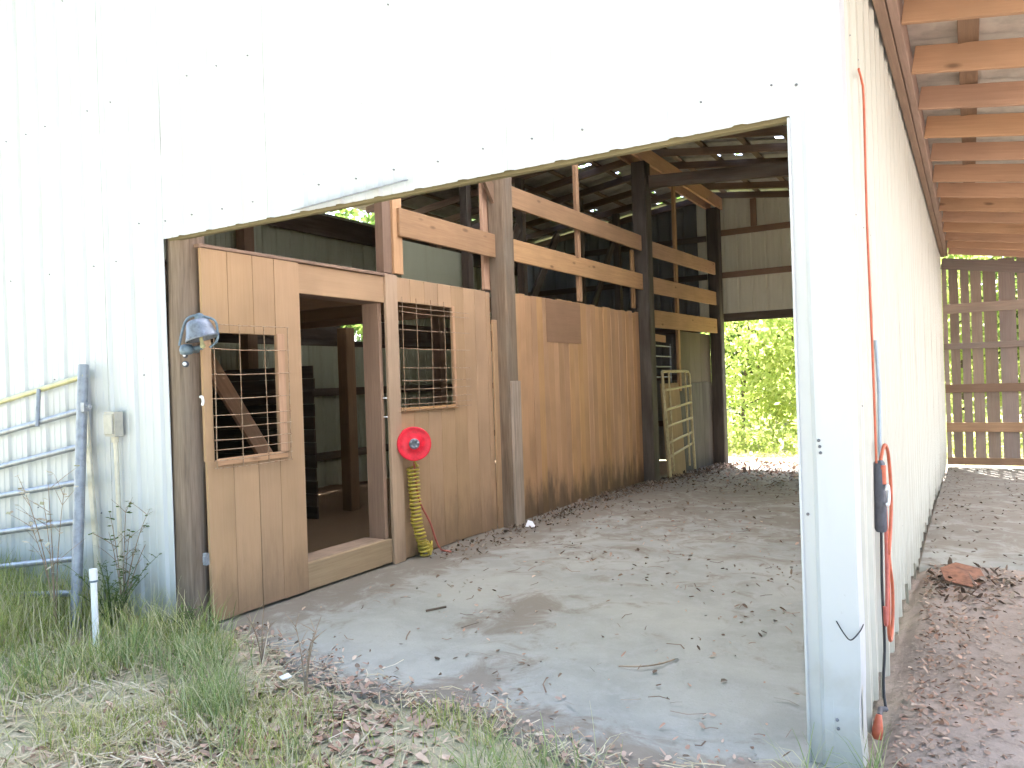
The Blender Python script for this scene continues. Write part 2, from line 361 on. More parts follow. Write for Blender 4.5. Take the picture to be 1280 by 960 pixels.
class MB:
    def __init__(s): s.v, s.f, s.sm = [], [], []
    def add(s, v, f, smooth=False):
        k = len(s.v); s.v += [tuple(p) for p in v]; s.f += [[i+k for i in q] for q in f]; s.sm += [smooth]*len(f); return s
    def box(s, lo, hi):
        (a, b, c), (d, e, g) = lo, hi
        return s.add([(a, b, c), (d, b, c), (d, e, c), (a, e, c), (a, b, g), (d, b, g), (d, e, g), (a, e, g)],
                     [(0, 3, 2, 1), (4, 5, 6, 7), (0, 1, 5, 4), (1, 2, 6, 5), (2, 3, 7, 6), (3, 0, 4, 7)])
    def tube(s, pts, r, n=8, cap=True, closed=False):
        pts = [Vector(p) for p in pts]; m = len(pts); rs = r if isinstance(r, (list, tuple)) else [r]*m
        t0 = (pts[1]-pts[0]).normalized(); a = Vector((0, 0, 1)) if abs(t0.z) < 0.9 else Vector((1, 0, 0))
        nrm = (a - t0*a.dot(t0)).normalized(); V = []
        for i in range(m):
            if closed: t = (pts[(i+1) % m]-pts[i-1]).normalized()
            else: t = (pts[min(i+1, m-1)]-pts[max(i-1, 0)]).normalized()
            nrm = (nrm - t*nrm.dot(t)).normalized(); bn = t.cross(nrm)
            for j in range(n):
                an = 2*math.pi*j/n; V.append(pts[i] + (nrm*math.cos(an)+bn*math.sin(an))*rs[i])
        F = []
        for i in range(m if closed else m-1):
            i2 = (i+1) % m
            for j in range(n): F.append((i*n+j, i*n+(j+1) % n, i2*n+(j+1) % n, i2*n+j))
        s.add(V, F, True)
        if cap and not closed:
            s.add(V[:n], [list(range(n))[::-1]]); s.add(V[-n:], [list(range(n))])
        return s
    def lathe(s, prof, o, axis, n=20):
        o, ax = Vector(o), Vector(axis).normalized(); a = Vector((0, 0, 1)) if abs(ax.z) < 0.9 else Vector((1, 0, 0))
        u = (a - ax*a.dot(ax)).normalized(); w = ax.cross(u); V, F = [], []
        for (r, t) in prof:
            for j in range(n):
                an = 2*math.pi*j/n; V.append(o + ax*t + (u*math.cos(an)+w*math.sin(an))*r)
        for i in range(len(prof)-1):
            for j in range(n): F.append((i*n+j, i*n+(j+1) % n, (i+1)*n+(j+1) % n, (i+1)*n+j))
        return s.add(V, F, True)
    def build(s, name, mat, parent=None, origin=None):
        if origin is None:
            a = np.array(s.v); origin = Vector((a.min(0)+a.max(0))/2)
            if parent is None: origin.z = float(a[:, 2].min())
        origin = Vector(origin)
        me = bpy.data.meshes.new(name); me.from_pydata([tuple(Vector(p)-origin) for p in s.v], [], s.f)
        me.polygons.foreach_set('use_smooth', s.sm)
        return mesh_obj(name, me, mat, parent, origin)

def smoothcurve(pts, k=6):
    P = [Vector(p) for p in pts]; out = []
    for i in range(len(P)-1):
        a, b, c, d = P[max(i-1, 0)], P[i], P[i+1], P[min(i+2, len(P)-1)]
        for j in range(k):
            t = j/k; out.append(0.5*((2*b)+(c-a)*t+(2*a-5*b+4*c-d)*t*t+(3*b-a-3*c+d)*t**3))
    out.append(P[-1]); return out

def np_mesh(name, V, F4, mat, kind=None, parent=None, smooth=False):
    me = bpy.data.meshes.new(name); me.from_pydata([], [], [])
    V = np.asarray(V, np.float32); F = np.asarray(F4, np.int32); k = F.shape[1]
    me.vertices.add(len(V)); me.vertices.foreach_set('co', V.ravel())
    me.loops.add(F.size); me.loops.foreach_set('vertex_index', F.ravel())
    me.polygons.add(len(F)); me.polygons.foreach_set('loop_start', np.arange(0, F.size, k, dtype=np.int32))
    me.update(calc_edges=True)
    if smooth: me.polygons.foreach_set('use_smooth', np.ones(len(F), bool))
    o = mesh_obj(name, me, mat, parent, wl(parent))
    return o

# value noise for terrain and scatter
_T = RNG.random((64, 64))
def vnoise(x, y, sc):
    x = np.asarray(x, float)*sc; y = np.asarray(y, float)*sc; xi = np.floor(x).astype(int); yi = np.floor(y).astype(int)
    fx, fy = x-xi, y-yi; fx = fx*fx*(3-2*fx); fy = fy*fy*(3-2*fy)
    g = lambda a, b: _T[a % 64, b % 64]
    return (g(xi, yi)*(1-fx)+g(xi+1, yi)*fx)*(1-fy)+(g(xi, yi+1)*(1-fx)+g(xi+1, yi+1)*fx)*fy
def gz(x, y):
    y = np.asarray(y, float); t = np.clip((y-9)/7.0, 0, 1); return -0.20*t*t*(3-2*t)

# ------------------------------------------------------------------ key dimensions
YF, YB = 3.34, 16.1            # outer face of front wall, inner face of rear wall
XL, XR = -9.2, -0.43           # left and right outer walls
OX0, OX1, OZ = -4.71, -0.61, 2.66
RIDGE_X, RIDGE_Z, SL = -4.55, 5.50, 0.13
def roof_z(x): return RIDGE_Z - SL*abs(x-RIDGE_X)
PITCH = 0.285

# ================================================================== GROUND AND SLABS
def slab_front(x): return 3.02 + 0.30*np.sin(1.7*x+0.6)*0.3 + 0.22*(vnoise(x, x*0+3.1, 2.3)-0.5) + np.clip((-3.4-x)*0.42, 0, 0.5)
gx = np.unique(np.concatenate([np.array([-400, -150, -60, -30, -20]), np.arange(-14, 7.01, 0.12), np.array([10, 20, 30, 60, 150, 400])]))
gy = np.unique(np.concatenate([np.array([-400, -150, -60, -20, -8, -4]), np.arange(-1, 24.01, 0.12), np.array([28, 36, 60, 150, 400])]))
X, Y = np.meshgrid(gx, gy, indexing='ij')
near = ((X > -14) & (X < 7) & (Y > -1) & (Y < 24)).astype(float)
Z = gz(X, Y) - 0.012 + near*(0.05*(vnoise(X, Y, 1.3)-0.5)+0.035*(vnoise(X, Y, 4.1)-0.5))
inslab = ((X > -4.5) & (X < -0.4) & (Y > slab_front(X)+0.14) & (Y < 16.22)) | ((X > -0.75) & (Y > 7.25) & (Y < 16.2) & (X < 6.5))
Z = np.where(inslab, gz(X, Y)-0.08, Z)
Z = np.where((X > -0.6) & (X < 6.4) & (Y > 5.9) & (Y < 7.25), Z+0.02, Z)
rise = np.clip((-4.2-X)/1.2, 0, 1)*np.clip((3.3-Y)/0.4, 0, 1)
Z = Z + 0.03*rise*near
nxg, nyg = X.shape
idx = np.arange(nxg*nyg).reshape(nxg, nyg)
F = np.stack([idx[:-1, :-1], idx[1:, :-1], idx[1:, 1:], idx[:-1, 1:]], -1).reshape(-1, 4)
g = np_mesh('ground', np.stack([X, Y, Z], -1).reshape(-1, 3), F, M['soil'], smooth=True); tag(g, kind='structure')
def ground_z(x, y):
    i = np.clip(np.searchsorted(gx, x)-1, 0, len(gx)-2); j = np.clip(np.searchsorted(gy, y)-1, 0, len(gy)-2)
    fx = (x-gx[i])/(gx[i+1]-gx[i]); fy = (y-gy[j])/(gy[j+1]-gy[j])
    return (Z[i, j]*(1-fx)+Z[i+1, j]*fx)*(1-fy)+(Z[i, j+1]*(1-fx)+Z[i+1, j+1]*fx)*fy

def slab(name, x0, x1, yfn, y1, nx, ny):
    xs = np.linspace(x0, x1, nx); V = []
    for x in xs:
        ys = np.linspace(float(yfn(x)), y1, ny)
        for y in ys: V.append((x, y, float(gz(x, y))+0.006*(float(vnoise(x, y, 1.9))-0.5)+0.003*(float(vnoise(x, y, 6.0))-0.5)))
    F = [(i*ny+j, (i+1)*ny+j, (i+1)*ny+j+1, i*ny+j+1) for i in range(nx-1) for j in range(ny-1)]
    k = len(V)
    for i in range(nx): v = V[i*ny]; V.append((v[0], v[1]-0.01, v[2]-0.12))
    F += [(i*ny, k+i, k+i+1, (i+1)*ny) for i in range(nx-1)]
    me = bpy.data.meshes.new(name); me.from_pydata(V, [], F); me.polygons.foreach_set('use_smooth', [True]*len(F))
    return tag(mesh_obj(name, me, M['concrete']), kind='structure')
slab('aisle_floor', -4.62, -0.47, slab_front, 16.25, 60, 120)
slab('lean_to_floor', -0.40, 6.4, lambda x: 6.95+0.25*float(vnoise(x, 1.7, 1.8))-0.05*x, 16.25, 40, 60)

xs_y = np.linspace(-40, 40, 60); ys_y = np.linspace(-45, -3.5, 40); V = []  # unseen pale yard, added to bounce sunlight into the barn
for xq in xs_y:
    for yq in ys_y:
        yy_ = yq + (0.8*float(vnoise(xq, 2.2, 0.35)) if yq > -4 else 0); V.append((xq, yy_, 0.03+0.03*float(vnoise(xq, yq, 0.7))))
F = [(i*40+j, (i+1)*40+j, (i+1)*40+j+1, i*40+j+1) for i in range(59) for j in range(39)]
me = bpy.data.meshes.new('bounce_yard'); me.from_pydata(V, [], F); tag(mesh_obj('bounce_yard', me, M['bounce_gravel']), kind='structure')

# ================================================================== BARN
barn = thing('barn', 'white metal sided pole barn with open drive-through aisle and lean-to roof', 'barn', (-4.55, 3.34, 0))

def profile(width, start=0.0):
    """cross-section of a ribbed sheet: list of (u, depth)"""
    n = int(math.ceil(width/PITCH-1e-6)); pts = []
    for k in range(n+1):
        c = k*PITCH
        for du, d in ((-0.034, 0), (-0.017, 0.019), (0.017, 0.019), (0.034, 0), (0.085, 0), (0.093, 0.004), (0.107, 0.004), (0.115, 0), (0.17, 0), (0.178, 0.004), (0.192, 0.004), (0.2, 0)):
            u = c+du
            if 0 <= u <= width: pts.append((u, d))
    if pts[0][0] > 0: pts.insert(0, (0, 0.019 if pts[0][1] > 0.01 else 0))
    if pts[-1][0] < width: pts.append((width, 0.019 if pts[-1][1] > 0.01 else 0))
    return pts
def panel(name, parent, origin, udir, ndir, width, zlo, zhi, mat, th=0.0016, warp=0.0, nz=2):
    """ribbed sheet: u along udir, ribs stand out along ndir; zlo/zhi numbers or functions of the world point"""
    o, u, n = Vector(origin), Vector(udir), Vector(ndir); pr = profile(width); V, F = [], []
    zf = lambda z, p: z(p) if callable(z) else z
    m = len(pr)
    for layer in (0, 1):
        for k in range(nz):
            for (a, d) in pr:
                p = o + u*a; z0, z1 = zf(zlo, p), zf(zhi, p)
                wv = warp*math.sin(k*2.1+a*5.0+o.y*3.7)*(1 - k/(nz-1)) if warp else 0
                q = p + n*(d - layer*th + wv); z = z0+(z1-z0)*(k/(nz-1))
                V.append((q.x, q.y, z))
    L = m*nz
    for k in range(nz-1):
        for i in range(m-1):
            F.append((k*m+i, k*m+i+1, (k+1)*m+i+1, (k+1)*m+i)); F.append((L+k*m+i, L+(k+1)*m+i, L+(k+1)*m+i+1, L+k*m+i+1))
    for i in range(m-1):
        F.append((i, L+i, L+i+1, i+1)); t = (nz-1)*m; F.append((t+i, t+i+1, L+t+i+1, L+t+i))
    for i in (0, m-1):
        for k in range(nz-1): F.append((k*m+i, (k+1)*m+i, L+(k+1)*m+i, L+k*m+i))
    b = MB().add(V, F)
    return b.build(name, mat, parent)

# ---- front wall
fwall = holder('front_wall', barn, (-4.55, YF, 0))
topz = lambda p: roof_z(p.x) - 0.03
RX0 = -4.52                                   # one rib centre, read off the photograph
x = RX0 - PITCH*3*6
lap = 0.0
while x < XR-0.05:
    x1 = min(x+PITCH*3, XR-0.004)
    segs = []
    for (a, b_, zl) in ((x, min(x1, OX0), 0.03), (max(x, OX0), min(x1, OX1), OZ), (max(x, OX1), x1, 0.0)):
        if b_-a > 0.004: segs.append((a, b_, zl))
    for (a, b_, zl) in segs:
        # ribs must stay on the pitch: shift the profile by starting at the rib grid
        k = (a-RX0)/PITCH; off = (math.floor(k+1e-6)*PITCH+RX0)
        pr0 = a-off
        def mk(a=a, b_=b_, zl=zl, pr0=pr0, off=off):
            full = profile(b_-off); pts = [(u-pr0, d) for u, d in full if u >= pr0-1e-6]
            if pts[0][0] > 1e-4: pts.insert(0, (0, 0))
            V, F = [], []; m = len(pts); nz = 5
            for layer in (0, 1):
                for kz in range(nz):
                    for (u, d) in pts:
                        X_ = a+u; zt = roof_z(X_)-0.03; zz = zl+(zt-zl)*kz/(nz-1)
                        w = 0.0022*math.sin(zz*2.3+X_*4.1)+0.0015*math.sin(zz*5.1+X_*2.2)
                        V.append((X_, YF-d+layer*0.0016+w+lap, zz))
            L = m*nz
            for kz in range(nz-1):
                for i in range(m-1):
                    F.append((kz*m+i, kz*m+i+1, (kz+1)*m+i+1, (kz+1)*m+i)); F.append((L+kz*m+i, L+(kz+1)*m+i, L+(kz+1)*m+i+1, L+kz*m+i+1))
            for i in range(m-1):
                F.append((i, L+i, L+i+1, i+1)); t = (nz-1)*m; F.append((t+i, t+i+1, L+t+i+1, L+t+i))
            for i in (0, m-1):
                for kz in range(nz-1): F.append((kz*m+i, (kz+1)*m+i, L+(kz+1)*m+i, L+kz*m+i))
            MB().add(V, F).build('siding_panel', M['siding'], fwall)
        mk()
    x = x1; lap = 0.003-lap
# screws in rows along the girts
sc = MB()
def screw(b, x, y, z, n, r=0.0075):
    b.lathe([(0.0001, 0.009), (r*0.7, 0.009), (r, 0.005), (r*1.35, 0.003), (r*1.35, -0.002)], (x, y, z), n, 7)
for zr in (0.75, 1.75, 2.79, 3.7, 4.6):
    for k in range(-16, 15):
        xx = RX0+PITCH*(k+0.45)+random.uniform(-.01, .01)
        if OX0-0.0 < xx < OX1 and zr < OZ: continue
        if xx < XL or xx > XR-0.02 or random.random() < (0.12 if zr == 2.79 else 0.75): continue
        screw(sc, xx, YF-0.001, zr+random.uniform(-.012, .012)-(0.22 if (xx < -5 and zr == 2.79) else 0), (0, -1, 0), 0.0036)
for (xx, zz) in ((-0.535, 1.325), (-0.532, 1.30), (-0.53, 1.275), (-0.50, 0.20), (-0.497, 0.165), (-0.59, 1.02), (-0.58, 2.78)): screw(sc, xx, YF-(0.0245 if xx > -0.545 else 0.001), zz, (0, -1, 0), 0.005)
so = sc.build('screw', M['screw'], fwall); so['kind'] = 'stuff'
# header board behind the sheet edge, with its yellowed lip, and the bent flashing scrap
beam('header_board', barn, (OX0+0.02, YF+0.045, 2.760), (OX1+0.02, YF+0.045, 2.760), 0.04, 0.225, M['yellowtrim'], (0, 1, 0))
beam('flashing_strip', barn, (-3.42, YF-0.035, 2.668), (-2.58, YF-0.045, 2.706), 0.06, 0.006, M['galv'], (0, 1, 0.3))
# girts behind the siding
for zr in (0.75, 1.75, 3.7, 4.6):
    beam('girt', fwall, (XL+0.05, YF+0.045, zr), (OX0-0.02 if zr < 2.6 else XR-0.05, YF+0.045, zr), 0.04, 0.12, M['oldwood'], (0, 1, 0))

# ---- corner pier: framing and folded trim
beam('post', barn, (-0.53, YF+0.10, 0), (-0.53, YF+0.10, 4.85), 0.14, 0.15, M['post'], (0, 1, 0))
ct = MB()
pts = [(-0.545, YF-0.0235), (-0.50, YF-0.0235), (-0.4285+0.02, YF-0.0235), (-0.4285+0.0215, YF-0.022), (-0.4285+0.0215, YF+0.14), (-0.4285+0.012, YF+0.145)]
V, F = [], []; nz = 26
for layer in (0, 1):
    for k in range(nz):
        z = 0.0+4.8*(k/(nz-1))**1.6
        for i, (px, py) in enumerate(pts):
            dent = 0.010*math.exp(-((z-0.22)/0.09)**2)*(1 if i in (2, 3) else 0.2) + 0.004*math.sin(z*9)*math.exp(-z*1.5)
            V.append((px-dent-layer*0.0012*(1 if i > 2 else 0), py+dent*0.8+layer*0.0012*(1 if i < 4 else 0), z))
m = len(pts); L = m*nz
for k in range(nz-1):
    for i in range(m-1):
        F.append((k*m+i, k*m+i+1, (k+1)*m+i+1, (k+1)*m+i)); F.append((L+k*m+i, L+(k+1)*m+i, L+(k+1)*m+i+1, L+k*m+i+1))
for i in (0, m-1):
    for k in range(nz-1): F.append((k*m+i, (k+1)*m+i, L+(k+1)*m+i, L+k*m+i))
ct.add(V, F).build('corner_trim', M['siding'], barn)
# jamb trim on the aisle side of the pier
beam('jamb_trim', barn, (OX1-0.004, YF+0.035, 0.0), (OX1-0.004, YF+0.035, 2.65), 0.10, 0.01, M['siding'], (0, 1, 0))

# ---- right side wall (outside face seen under the lean-to)
swall = holder('side_wall', barn, (XR, 9.7, 0))
y = YF+0.03; k = 0
while y < YB+0.1:
    w = min(PITCH*3, YB+0.12-y); lo = [0.02, -0.03, 0.045, 0.0, -0.05, 0.02][k % 6]
    zl = (lambda p, lo=lo, y=y: float(gz(0, p.y))+lo+0.035*math.floor((p.y-y)/PITCH+0.4)-0.02)
    panel('siding_panel', swall, (XR+0.002*(k % 2), y, 0), (0, 1, 0), (1, 0, 0), w, zl, roof_z(XR)-0.02, M['siding_side_shade'], nz=9, warp=0.0025)
    y += w; k += 1
sc = MB()
for zr in (0.55, 1.45, 2.3, 3.1):
    for k in range(0, 44):
        if random.random() < 0.3: continue
        screw(sc, XR+0.002, YF+0.03+PITCH*(k+0.45), zr+random.uniform(-.015, .015), (1, 0, 0), 0.004)
so = sc.build('screw', M['screw'], swall); so['kind'] = 'stuff'
for zr in (0.6, 1.5, 2.4, 3.3, 4.2): beam('girt', swall, (XR-0.05, YF+0.2, zr), (XR-0.05, YB-0.1, zr), 0.04, 0.13, M['oldwood'], (1, 0, 0))
for yy in (7.5, 11.7, 15.98): beam('post', barn, (XR-0.16, yy, -0.25), (XR-0.16, yy, 4.8), 0.15, 0.15, M['post_dark'], (0, 1, 0))

# ---- left outer wall, seen from inside through the stalls
lwall = holder('left_wall', barn, (XL, 9.7, 0))
y = YF+0.03
while y < YB:
    w = min(PITCH*3, YB-y)
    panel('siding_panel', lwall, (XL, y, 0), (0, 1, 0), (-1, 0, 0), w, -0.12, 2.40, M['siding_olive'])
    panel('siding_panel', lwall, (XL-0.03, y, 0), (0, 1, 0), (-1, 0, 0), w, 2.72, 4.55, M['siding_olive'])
    y += w
for zr, hh in ((0.5, 0.13), (1.55, 0.13), (2.36, 0.10), (3.0, 0.14), (4.3, 0.34)):
    beam('girt', lwall, (XL+0.05, YF+0.2, zr), (XL+0.05, YB-0.1, zr), 0.05, hh, M['oldwood'], (1, 0, 0))
beam('girt', lwall, (XL+0.06, YF+0.2, 2.74), (XL+0.06, 9.75, 2.74), 0.06, 0.66, M['oldwood'], (1, 0, 0))
beam('girt', lwall, (XL+0.06, 10.7, 2.56), (XL+0.06, YB-0.1, 2.56), 0.06, 0.40, M['oldwood'], (1, 0, 0))
for yy in (4.0, 7.72, 12.4): beam('post', lwall, (XL+0.19, yy, -0.1), (XL+0.19, yy, 4.7), 0.18, 0.18, M['jamb'], (0, 1, 0))

# ---- rear wall with its own opening
rwall = holder('rear_wall', barn, (-4.8, YB, 0))
xx = XL
while xx < XR-0.01:
    w = min(PITCH*3, XR-xx)
    mid = xx+w/2
    zl = -0.2 if mid < -4.62 else 2.78
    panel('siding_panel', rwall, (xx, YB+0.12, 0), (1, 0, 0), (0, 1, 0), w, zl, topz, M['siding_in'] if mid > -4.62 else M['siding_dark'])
    xx += w
for zr in (3.69, 4.57): beam('girt', rwall, (-4.42, YB+0.06, zr), (XR-0.07, YB+0.06, zr), 0.05, 0.12, M['jamb'], (0, 1, 0))
beam('girt', rwall, (-4.42, YB+0.03, 2.80), (XR-0.07, YB+0.03, 2.80), 0.09, 0.17, M['oldwood'], (0, 1, 0))
for zr in (0.6, 1.6, 2.6, 3.69, 4.5): beam('girt', rwall, (XL+0.05, YB+0.08, zr), (-4.72, YB+0.08, zr), 0.04, 0.12, M['oldwood'], (0, 1, 0))
beam('stud', rwall, (-3.72, YB+0.06, 4.64), (-3.72, YB+0.06, 5.2), 0.12, 0.05, M['jamb'], (1, 0, 0))
beam('jamb_board', rwall, (-4.49, YB+0.03, -0.2), (-4.49, YB+0.03, 2.71), 0.13, 0.05, M['stile'], (0, 1, 0))

# ---- posts along the stall line
def pole(name, cx, cy, z0, z1, r, mat, seed, n=12):
    rr = random.Random(seed); b = MB(); V, F = [], []; nz = 30; ph = [rr.uniform(0, 6.3) for _ in range(6)]
    for k in range(nz):
        t = k/(nz-1); z = z0+(z1-z0)*t
        for j in range(n):
            a = 2*math.pi*j/n
            q = r*(1.05-0.10*t)*(1+0.03*math.sin(3*a+ph[0]+z*1.3)+0.03*math.sin(2*a+ph[1]-z*2.1)+0.02*math.sin(7*a+ph[2]+z*5)+rr.uniform(-.012, .012))
            V.append((cx+0.012*math.sin(z*1.4+ph[3])+q*math.cos(a), cy+0.01*math.sin(z*1.1+ph[4])+q*math.sin(a), z))
    for k in range(nz-1):
        for j in range(n): F.append((k*n+j, k*n+(j+1) % n, (k+1)*n+(j+1) % n, (k+1)*n+j))
    b.add(V, F, True); b.add(V[-n:], [list(range(n))])
    # lay the mesh along local X so the grain follows the pole
    me = bpy.data.meshes.new(name); c = Vector((cx, cy, (z0+z1)/2))
    me.from_pydata([(p[2]-c.z, p[1]-c.y, -(p[0]-c.x)) for p in b.v], [], b.f); me.polygons.foreach_set('use_smooth', b.sm)
    rot = Matrix(((0, 0, -1), (0, 1, 0), (1, 0, 0)))
    return mesh_obj(name, me, mat, barn, c, rot)
pole('post', -4.70, 3.49, -0.1, 4.95, 0.125, M['post'], 3)
def rough_post(cx, cy, w, z0, z1, mat, label=None):
    o = beam('post', barn, (cx, cy, z0), (cx, cy, z1), w, w, mat, (0, 1, 0), ch=0.018)
    if label: o['label'] = label
    return o
rough_post(-4.47, 7.40, 0.215, -0.05, 5.04, M['post'])
beam('post_facing', barn, (-4.348, 7.40, -0.04), (-4.348, 7.40, 1.62), 0.19, 0.03, M['post_pale'], (0, 1, 0), ch=0.006)
rough_post(-4.44, 11.72, 0.24, -0.15, 5.04, M['post_dark'])
rough_post(-4.46, 15.85, 0.24, -0.25, 5.04, M['post_dark'])
beam('post', barn, (-7.2, 7.8, -0.1), (-7.2, 7.8, 2.41), 0.17, 0.17, M['jamb'], (0, 1, 0), ch=0.01)
beam('post', barn, (-7.2, 11.9, -0.1), (-7.2, 11.9, 4.9), 0.17, 0.17, M['jamb'], (0, 1, 0), ch=0.01)

# ---- girder, cross beam, loft rails and studs
beam('girder', barn, (-4.36, YF+0.1, 5.16), (-4.36, YB, 5.16), 0.05, 0.24, M['rafter'], (1, 0, 0))
beam('girder', barn, (-4.60, YF+0.1, 5.16), (-4.60, YB, 5.16), 0.05, 0.24, M['rafter'], (1, 0, 0))
beam('cross_beam', barn, (-4.5, 11.78, 4.74), (XR-0.1, 11.78, 4.46), 0.05, 0.20, M['oldwood'], (0, 1, 0))
beam('cross_beam', barn, (-4.5, 7.60, 4.74), (XR-0.1, 7.60, 4.46), 0.05, 0.20, M['oldwood'], (0, 1, 0))
beam('knee_brace', barn, (-4.50, 7.42, 3.55), (-4.50, 6.75, 4.35), 0.04, 0.14, M['jamb'], (1, 0, 0))
def rail(y0, y1, z0, z1, za, zb, x=-4.43, mat='board'):
    h = z1-z0; o = beam('loft_rail', barn, (x, y0, z0+h/2), (x, y1, za+(zb-za)/2), 0.035, h, M[mat], (1, 0, 0), ch=0.004); return o
rail(5.62, 7.30, 2.99, 3.25, 2.99, 3.25, -4.50)
rail(7.51, 11.60, 2.98, 3.23, 3.0, 3.25)
rail(7.51, 11.60, 3.59, 3.83, 3.62, 3.86)
rail(11.85, 15.72, 3.58, 3.83, 3.66, 3.91)
rail(11.85, 15.72, 2.98, 3.25, 3.04, 3.31)
rail(11.85, 15.72, 2.42, 2.71, 2.47, 2.76)
for (yy, z0, z1, w, mt) in ((9.42, 2.66, 5.03, 0.09, 'rafter'), (11.36, 2.7, 3.6, 0.07, 'board'), (13.45, 1.35, 5.03, 0.10, 'board')):
    beam('stud', barn, (-4.49, yy, z0), (-4.49, yy, z1), w, 0.05, M[mt], (0, 1, 0))
beam('stud', barn, (-4.58, 5.50, 2.64), (-4.58, 5.50, 5.03), 0.12, 0.09, M['jamb'], (0, 1, 0))
beam('stud', barn, (-4.53, 5.63, 2.64), (-4.53, 5.63, 5.03), 0.13, 0.035, M['board'], (0, 1, 0))
beam('stud', barn, (-4.60, 7.26, 2.64), (-4.60, 7.26, 5.03), 0.12, 0.04, M['board'], (0, 1, 0))
# loft over the stalls: joists and floor boards, braces beyond
loft = holder('loft_floor', barn, (-6.9, 6, 2.5))
for k in range(9): beam('floor_board', loft, (-4.72-0.47*k-0.23, 3.6, 2.58), (-4.72-0.47*k-0.23, 7.55, 2.58), 0.455, 0.025, M['jamb'], (1, 0, 0))
for yy in (3.75, 4.75, 5.75, 6.75, 7.5): beam('joist', loft, (-9.05, yy, 2.49), (-4.66, yy, 2.49), 0.05, 0.15, M['jamb'], (0, 1, 0))
for (a, b_) in (((-6.2, 9.5, 2.7), (-6.2, 10.8, 4.1)), ((-6.2, 12.2, 4.2), (-6.2, 10.9, 2.6)), ((-6.0, 14.2, 4.3), (-6.0, 12.9, 2.6))):
    beam('diagonal_brace', barn, a, b_, 0.05, 0.16, M['oldwood'], (1, 0, 0))
for (xx_, yy, z1) in ((-6.2, 9.3, 4.9), (-6.2, 10.9, 4.9), (-6.0, 12.7, 4.9), (-6.0, 14.4, 4.9)): beam('stud', barn, (xx_, yy, -0.1), (xx_, yy, z1), 0.12, 0.12, M['oldwood'], (0, 1, 0))
beam('loft_sheet', barn, (-6.3, 7.9, 3.05), (-6.3, 9.6, 3.05), 0.9, 0.012, M['siding_olive'], (0, 0, 1))
beam('diagonal_brace', barn, (-6.2, 4.45, 2.45), (-6.2, 5.75, 0.55), 0.16, 0.05, M['board'], (0, 1, 0))

# ---- main roof: rafters along the slope, thin purlins, sheets with daylight in the laps
mroof = holder('main_roof', barn, (-4.55, 9.7, 5.2))
ry = [3.26+0.92*k for k in range(15)]
for yy in ry:
    for s in (-1, 1):
        xe = XR if s == 1 else XL
        beam('rafter', mroof, (-4.55+s*0.02, yy, roof_z(-4.55)-0.125), (xe, yy, roof_z(xe)-0.125), 0.045, 0.12, M['rooftimber'], (0, 1, 0))
for s in (-1, 1):
    xe = XR if s == 1 else XL
    for k in range(7):
        xp = -4.55+s*(0.25+k*0.68); beam('purlin', mroof, (xp, 3.3, roof_z(xp)-0.048), (xp, 16.3, roof_z(xp)-0.048), 0.09, 0.03, M['rooftimber'], (1, 0, 0))
def roof_sheet(parent, y0, y1, xa, xb, zf, mat, slots, seed):
    rr = random.Random(seed); n = 34; V, F = [], []; ys = [y0+0.002, y0+0.035, y0+0.30, y0+0.32, y1-0.12, y1+0.02]
    for lay in (0, 1):
        for i in range(n+1):
            xx = xa+(xb-xa)*i/n
            for j, yv in enumerate(ys): V.append((xx, yv, zf(xx)+(0.003 if j == 5 else 0)-lay*0.002))
    m = len(ys); L = (n+1)*m; keep = [[not (j == 4 and rr.random() < slots) for j in range(m-1)] for i in range(n)]
    for i in range(n):
        for j in range(m-1):
            if not keep[i][j]: continue
            a, b_, c, d = i*m+j, (i+1)*m+j, (i+1)*m+j+1, i*m+j+1
            F.append((a, b_, c, d)); F.append((L+a, L+d, L+c, L+b_))
    for i in range(n):                      # flaps added above the slots: daylight shows under them, direct sun is blocked
        if keep[i][4]: continue
        xa_, xb_ = xa+(xb-xa)*i/n, xa+(xb-xa)*(i+1)/n; e = 0.02*(1 if xb > xa else -1); k0 = len(V)
        for lay in (0, 1): V += [(q, w, zf(q)+0.09+(0.002 if lay == 0 else 0)) for q in (xa_-e, xb_+e) for w in (y1-0.14, y1+0.055)]
        F += [(k0, k0+2, k0+3, k0+1), (k0+4, k0+5, k0+7, k0+6)]
    MB().add(V, F).build('roof_sheet', mat, parent)
yy = 3.2; k = 0
while yy < 16.3:
    y1 = min(yy+0.92, 16.35)
    roof_sheet(mroof, yy, y1, -4.55, XR+0.02, roof_z, M['fill_skylight'] if k in (0, 1, 2, 3, 4, 6) else M['roofmetal'], 0.10, 100+k)  # translucent sheets added over the unseen front bays to light the aisle
    roof_sheet(mroof, yy, y1, XL-0.3, -4.55, roof_z, M['roofmetal'], 0.12, 200+k)
    yy = y1; k += 1

# ---- lean-to on the right
lroof = holder('lean_to_roof', barn, (1.5, 9.7, 3.6))
LS = 0.16
lz = lambda x_: 3.80-LS*(x_-XR)
beam('ledger', lroof, (XR+0.055, YF+0.02, 3.71), (XR+0.055, YB, 3.71), 0.055, 0.20, M['ledger'], (1, 0, 0), ch=0.004)
beam('ledger', lroof, (XR+0.112, YF+0.02, 3.735), (XR+0.112, YB, 3.735), 0.05, 0.22, M['ledger'], (1, 0, 0), ch=0.004)
LY = [4.28, 5.12, 6.0, 6.87, 7.72, 8.64, 9.58, 10.5, 11.4, 12.3, 13.2, 14.1, 15.0, 15.85]
for i, yy in enumerate(LY):
    x0 = XR+0.145; beam('rafter', lroof, (x0+random.uniform(0, .02), yy, 3.715), (6.2, yy+random.uniform(-.03, .03), 3.715-LS*(6.2-x0)), 0.042, 0.175+random.uniform(-.008, .008), M['rafter'], (0, 1, 0), ch=0.004)
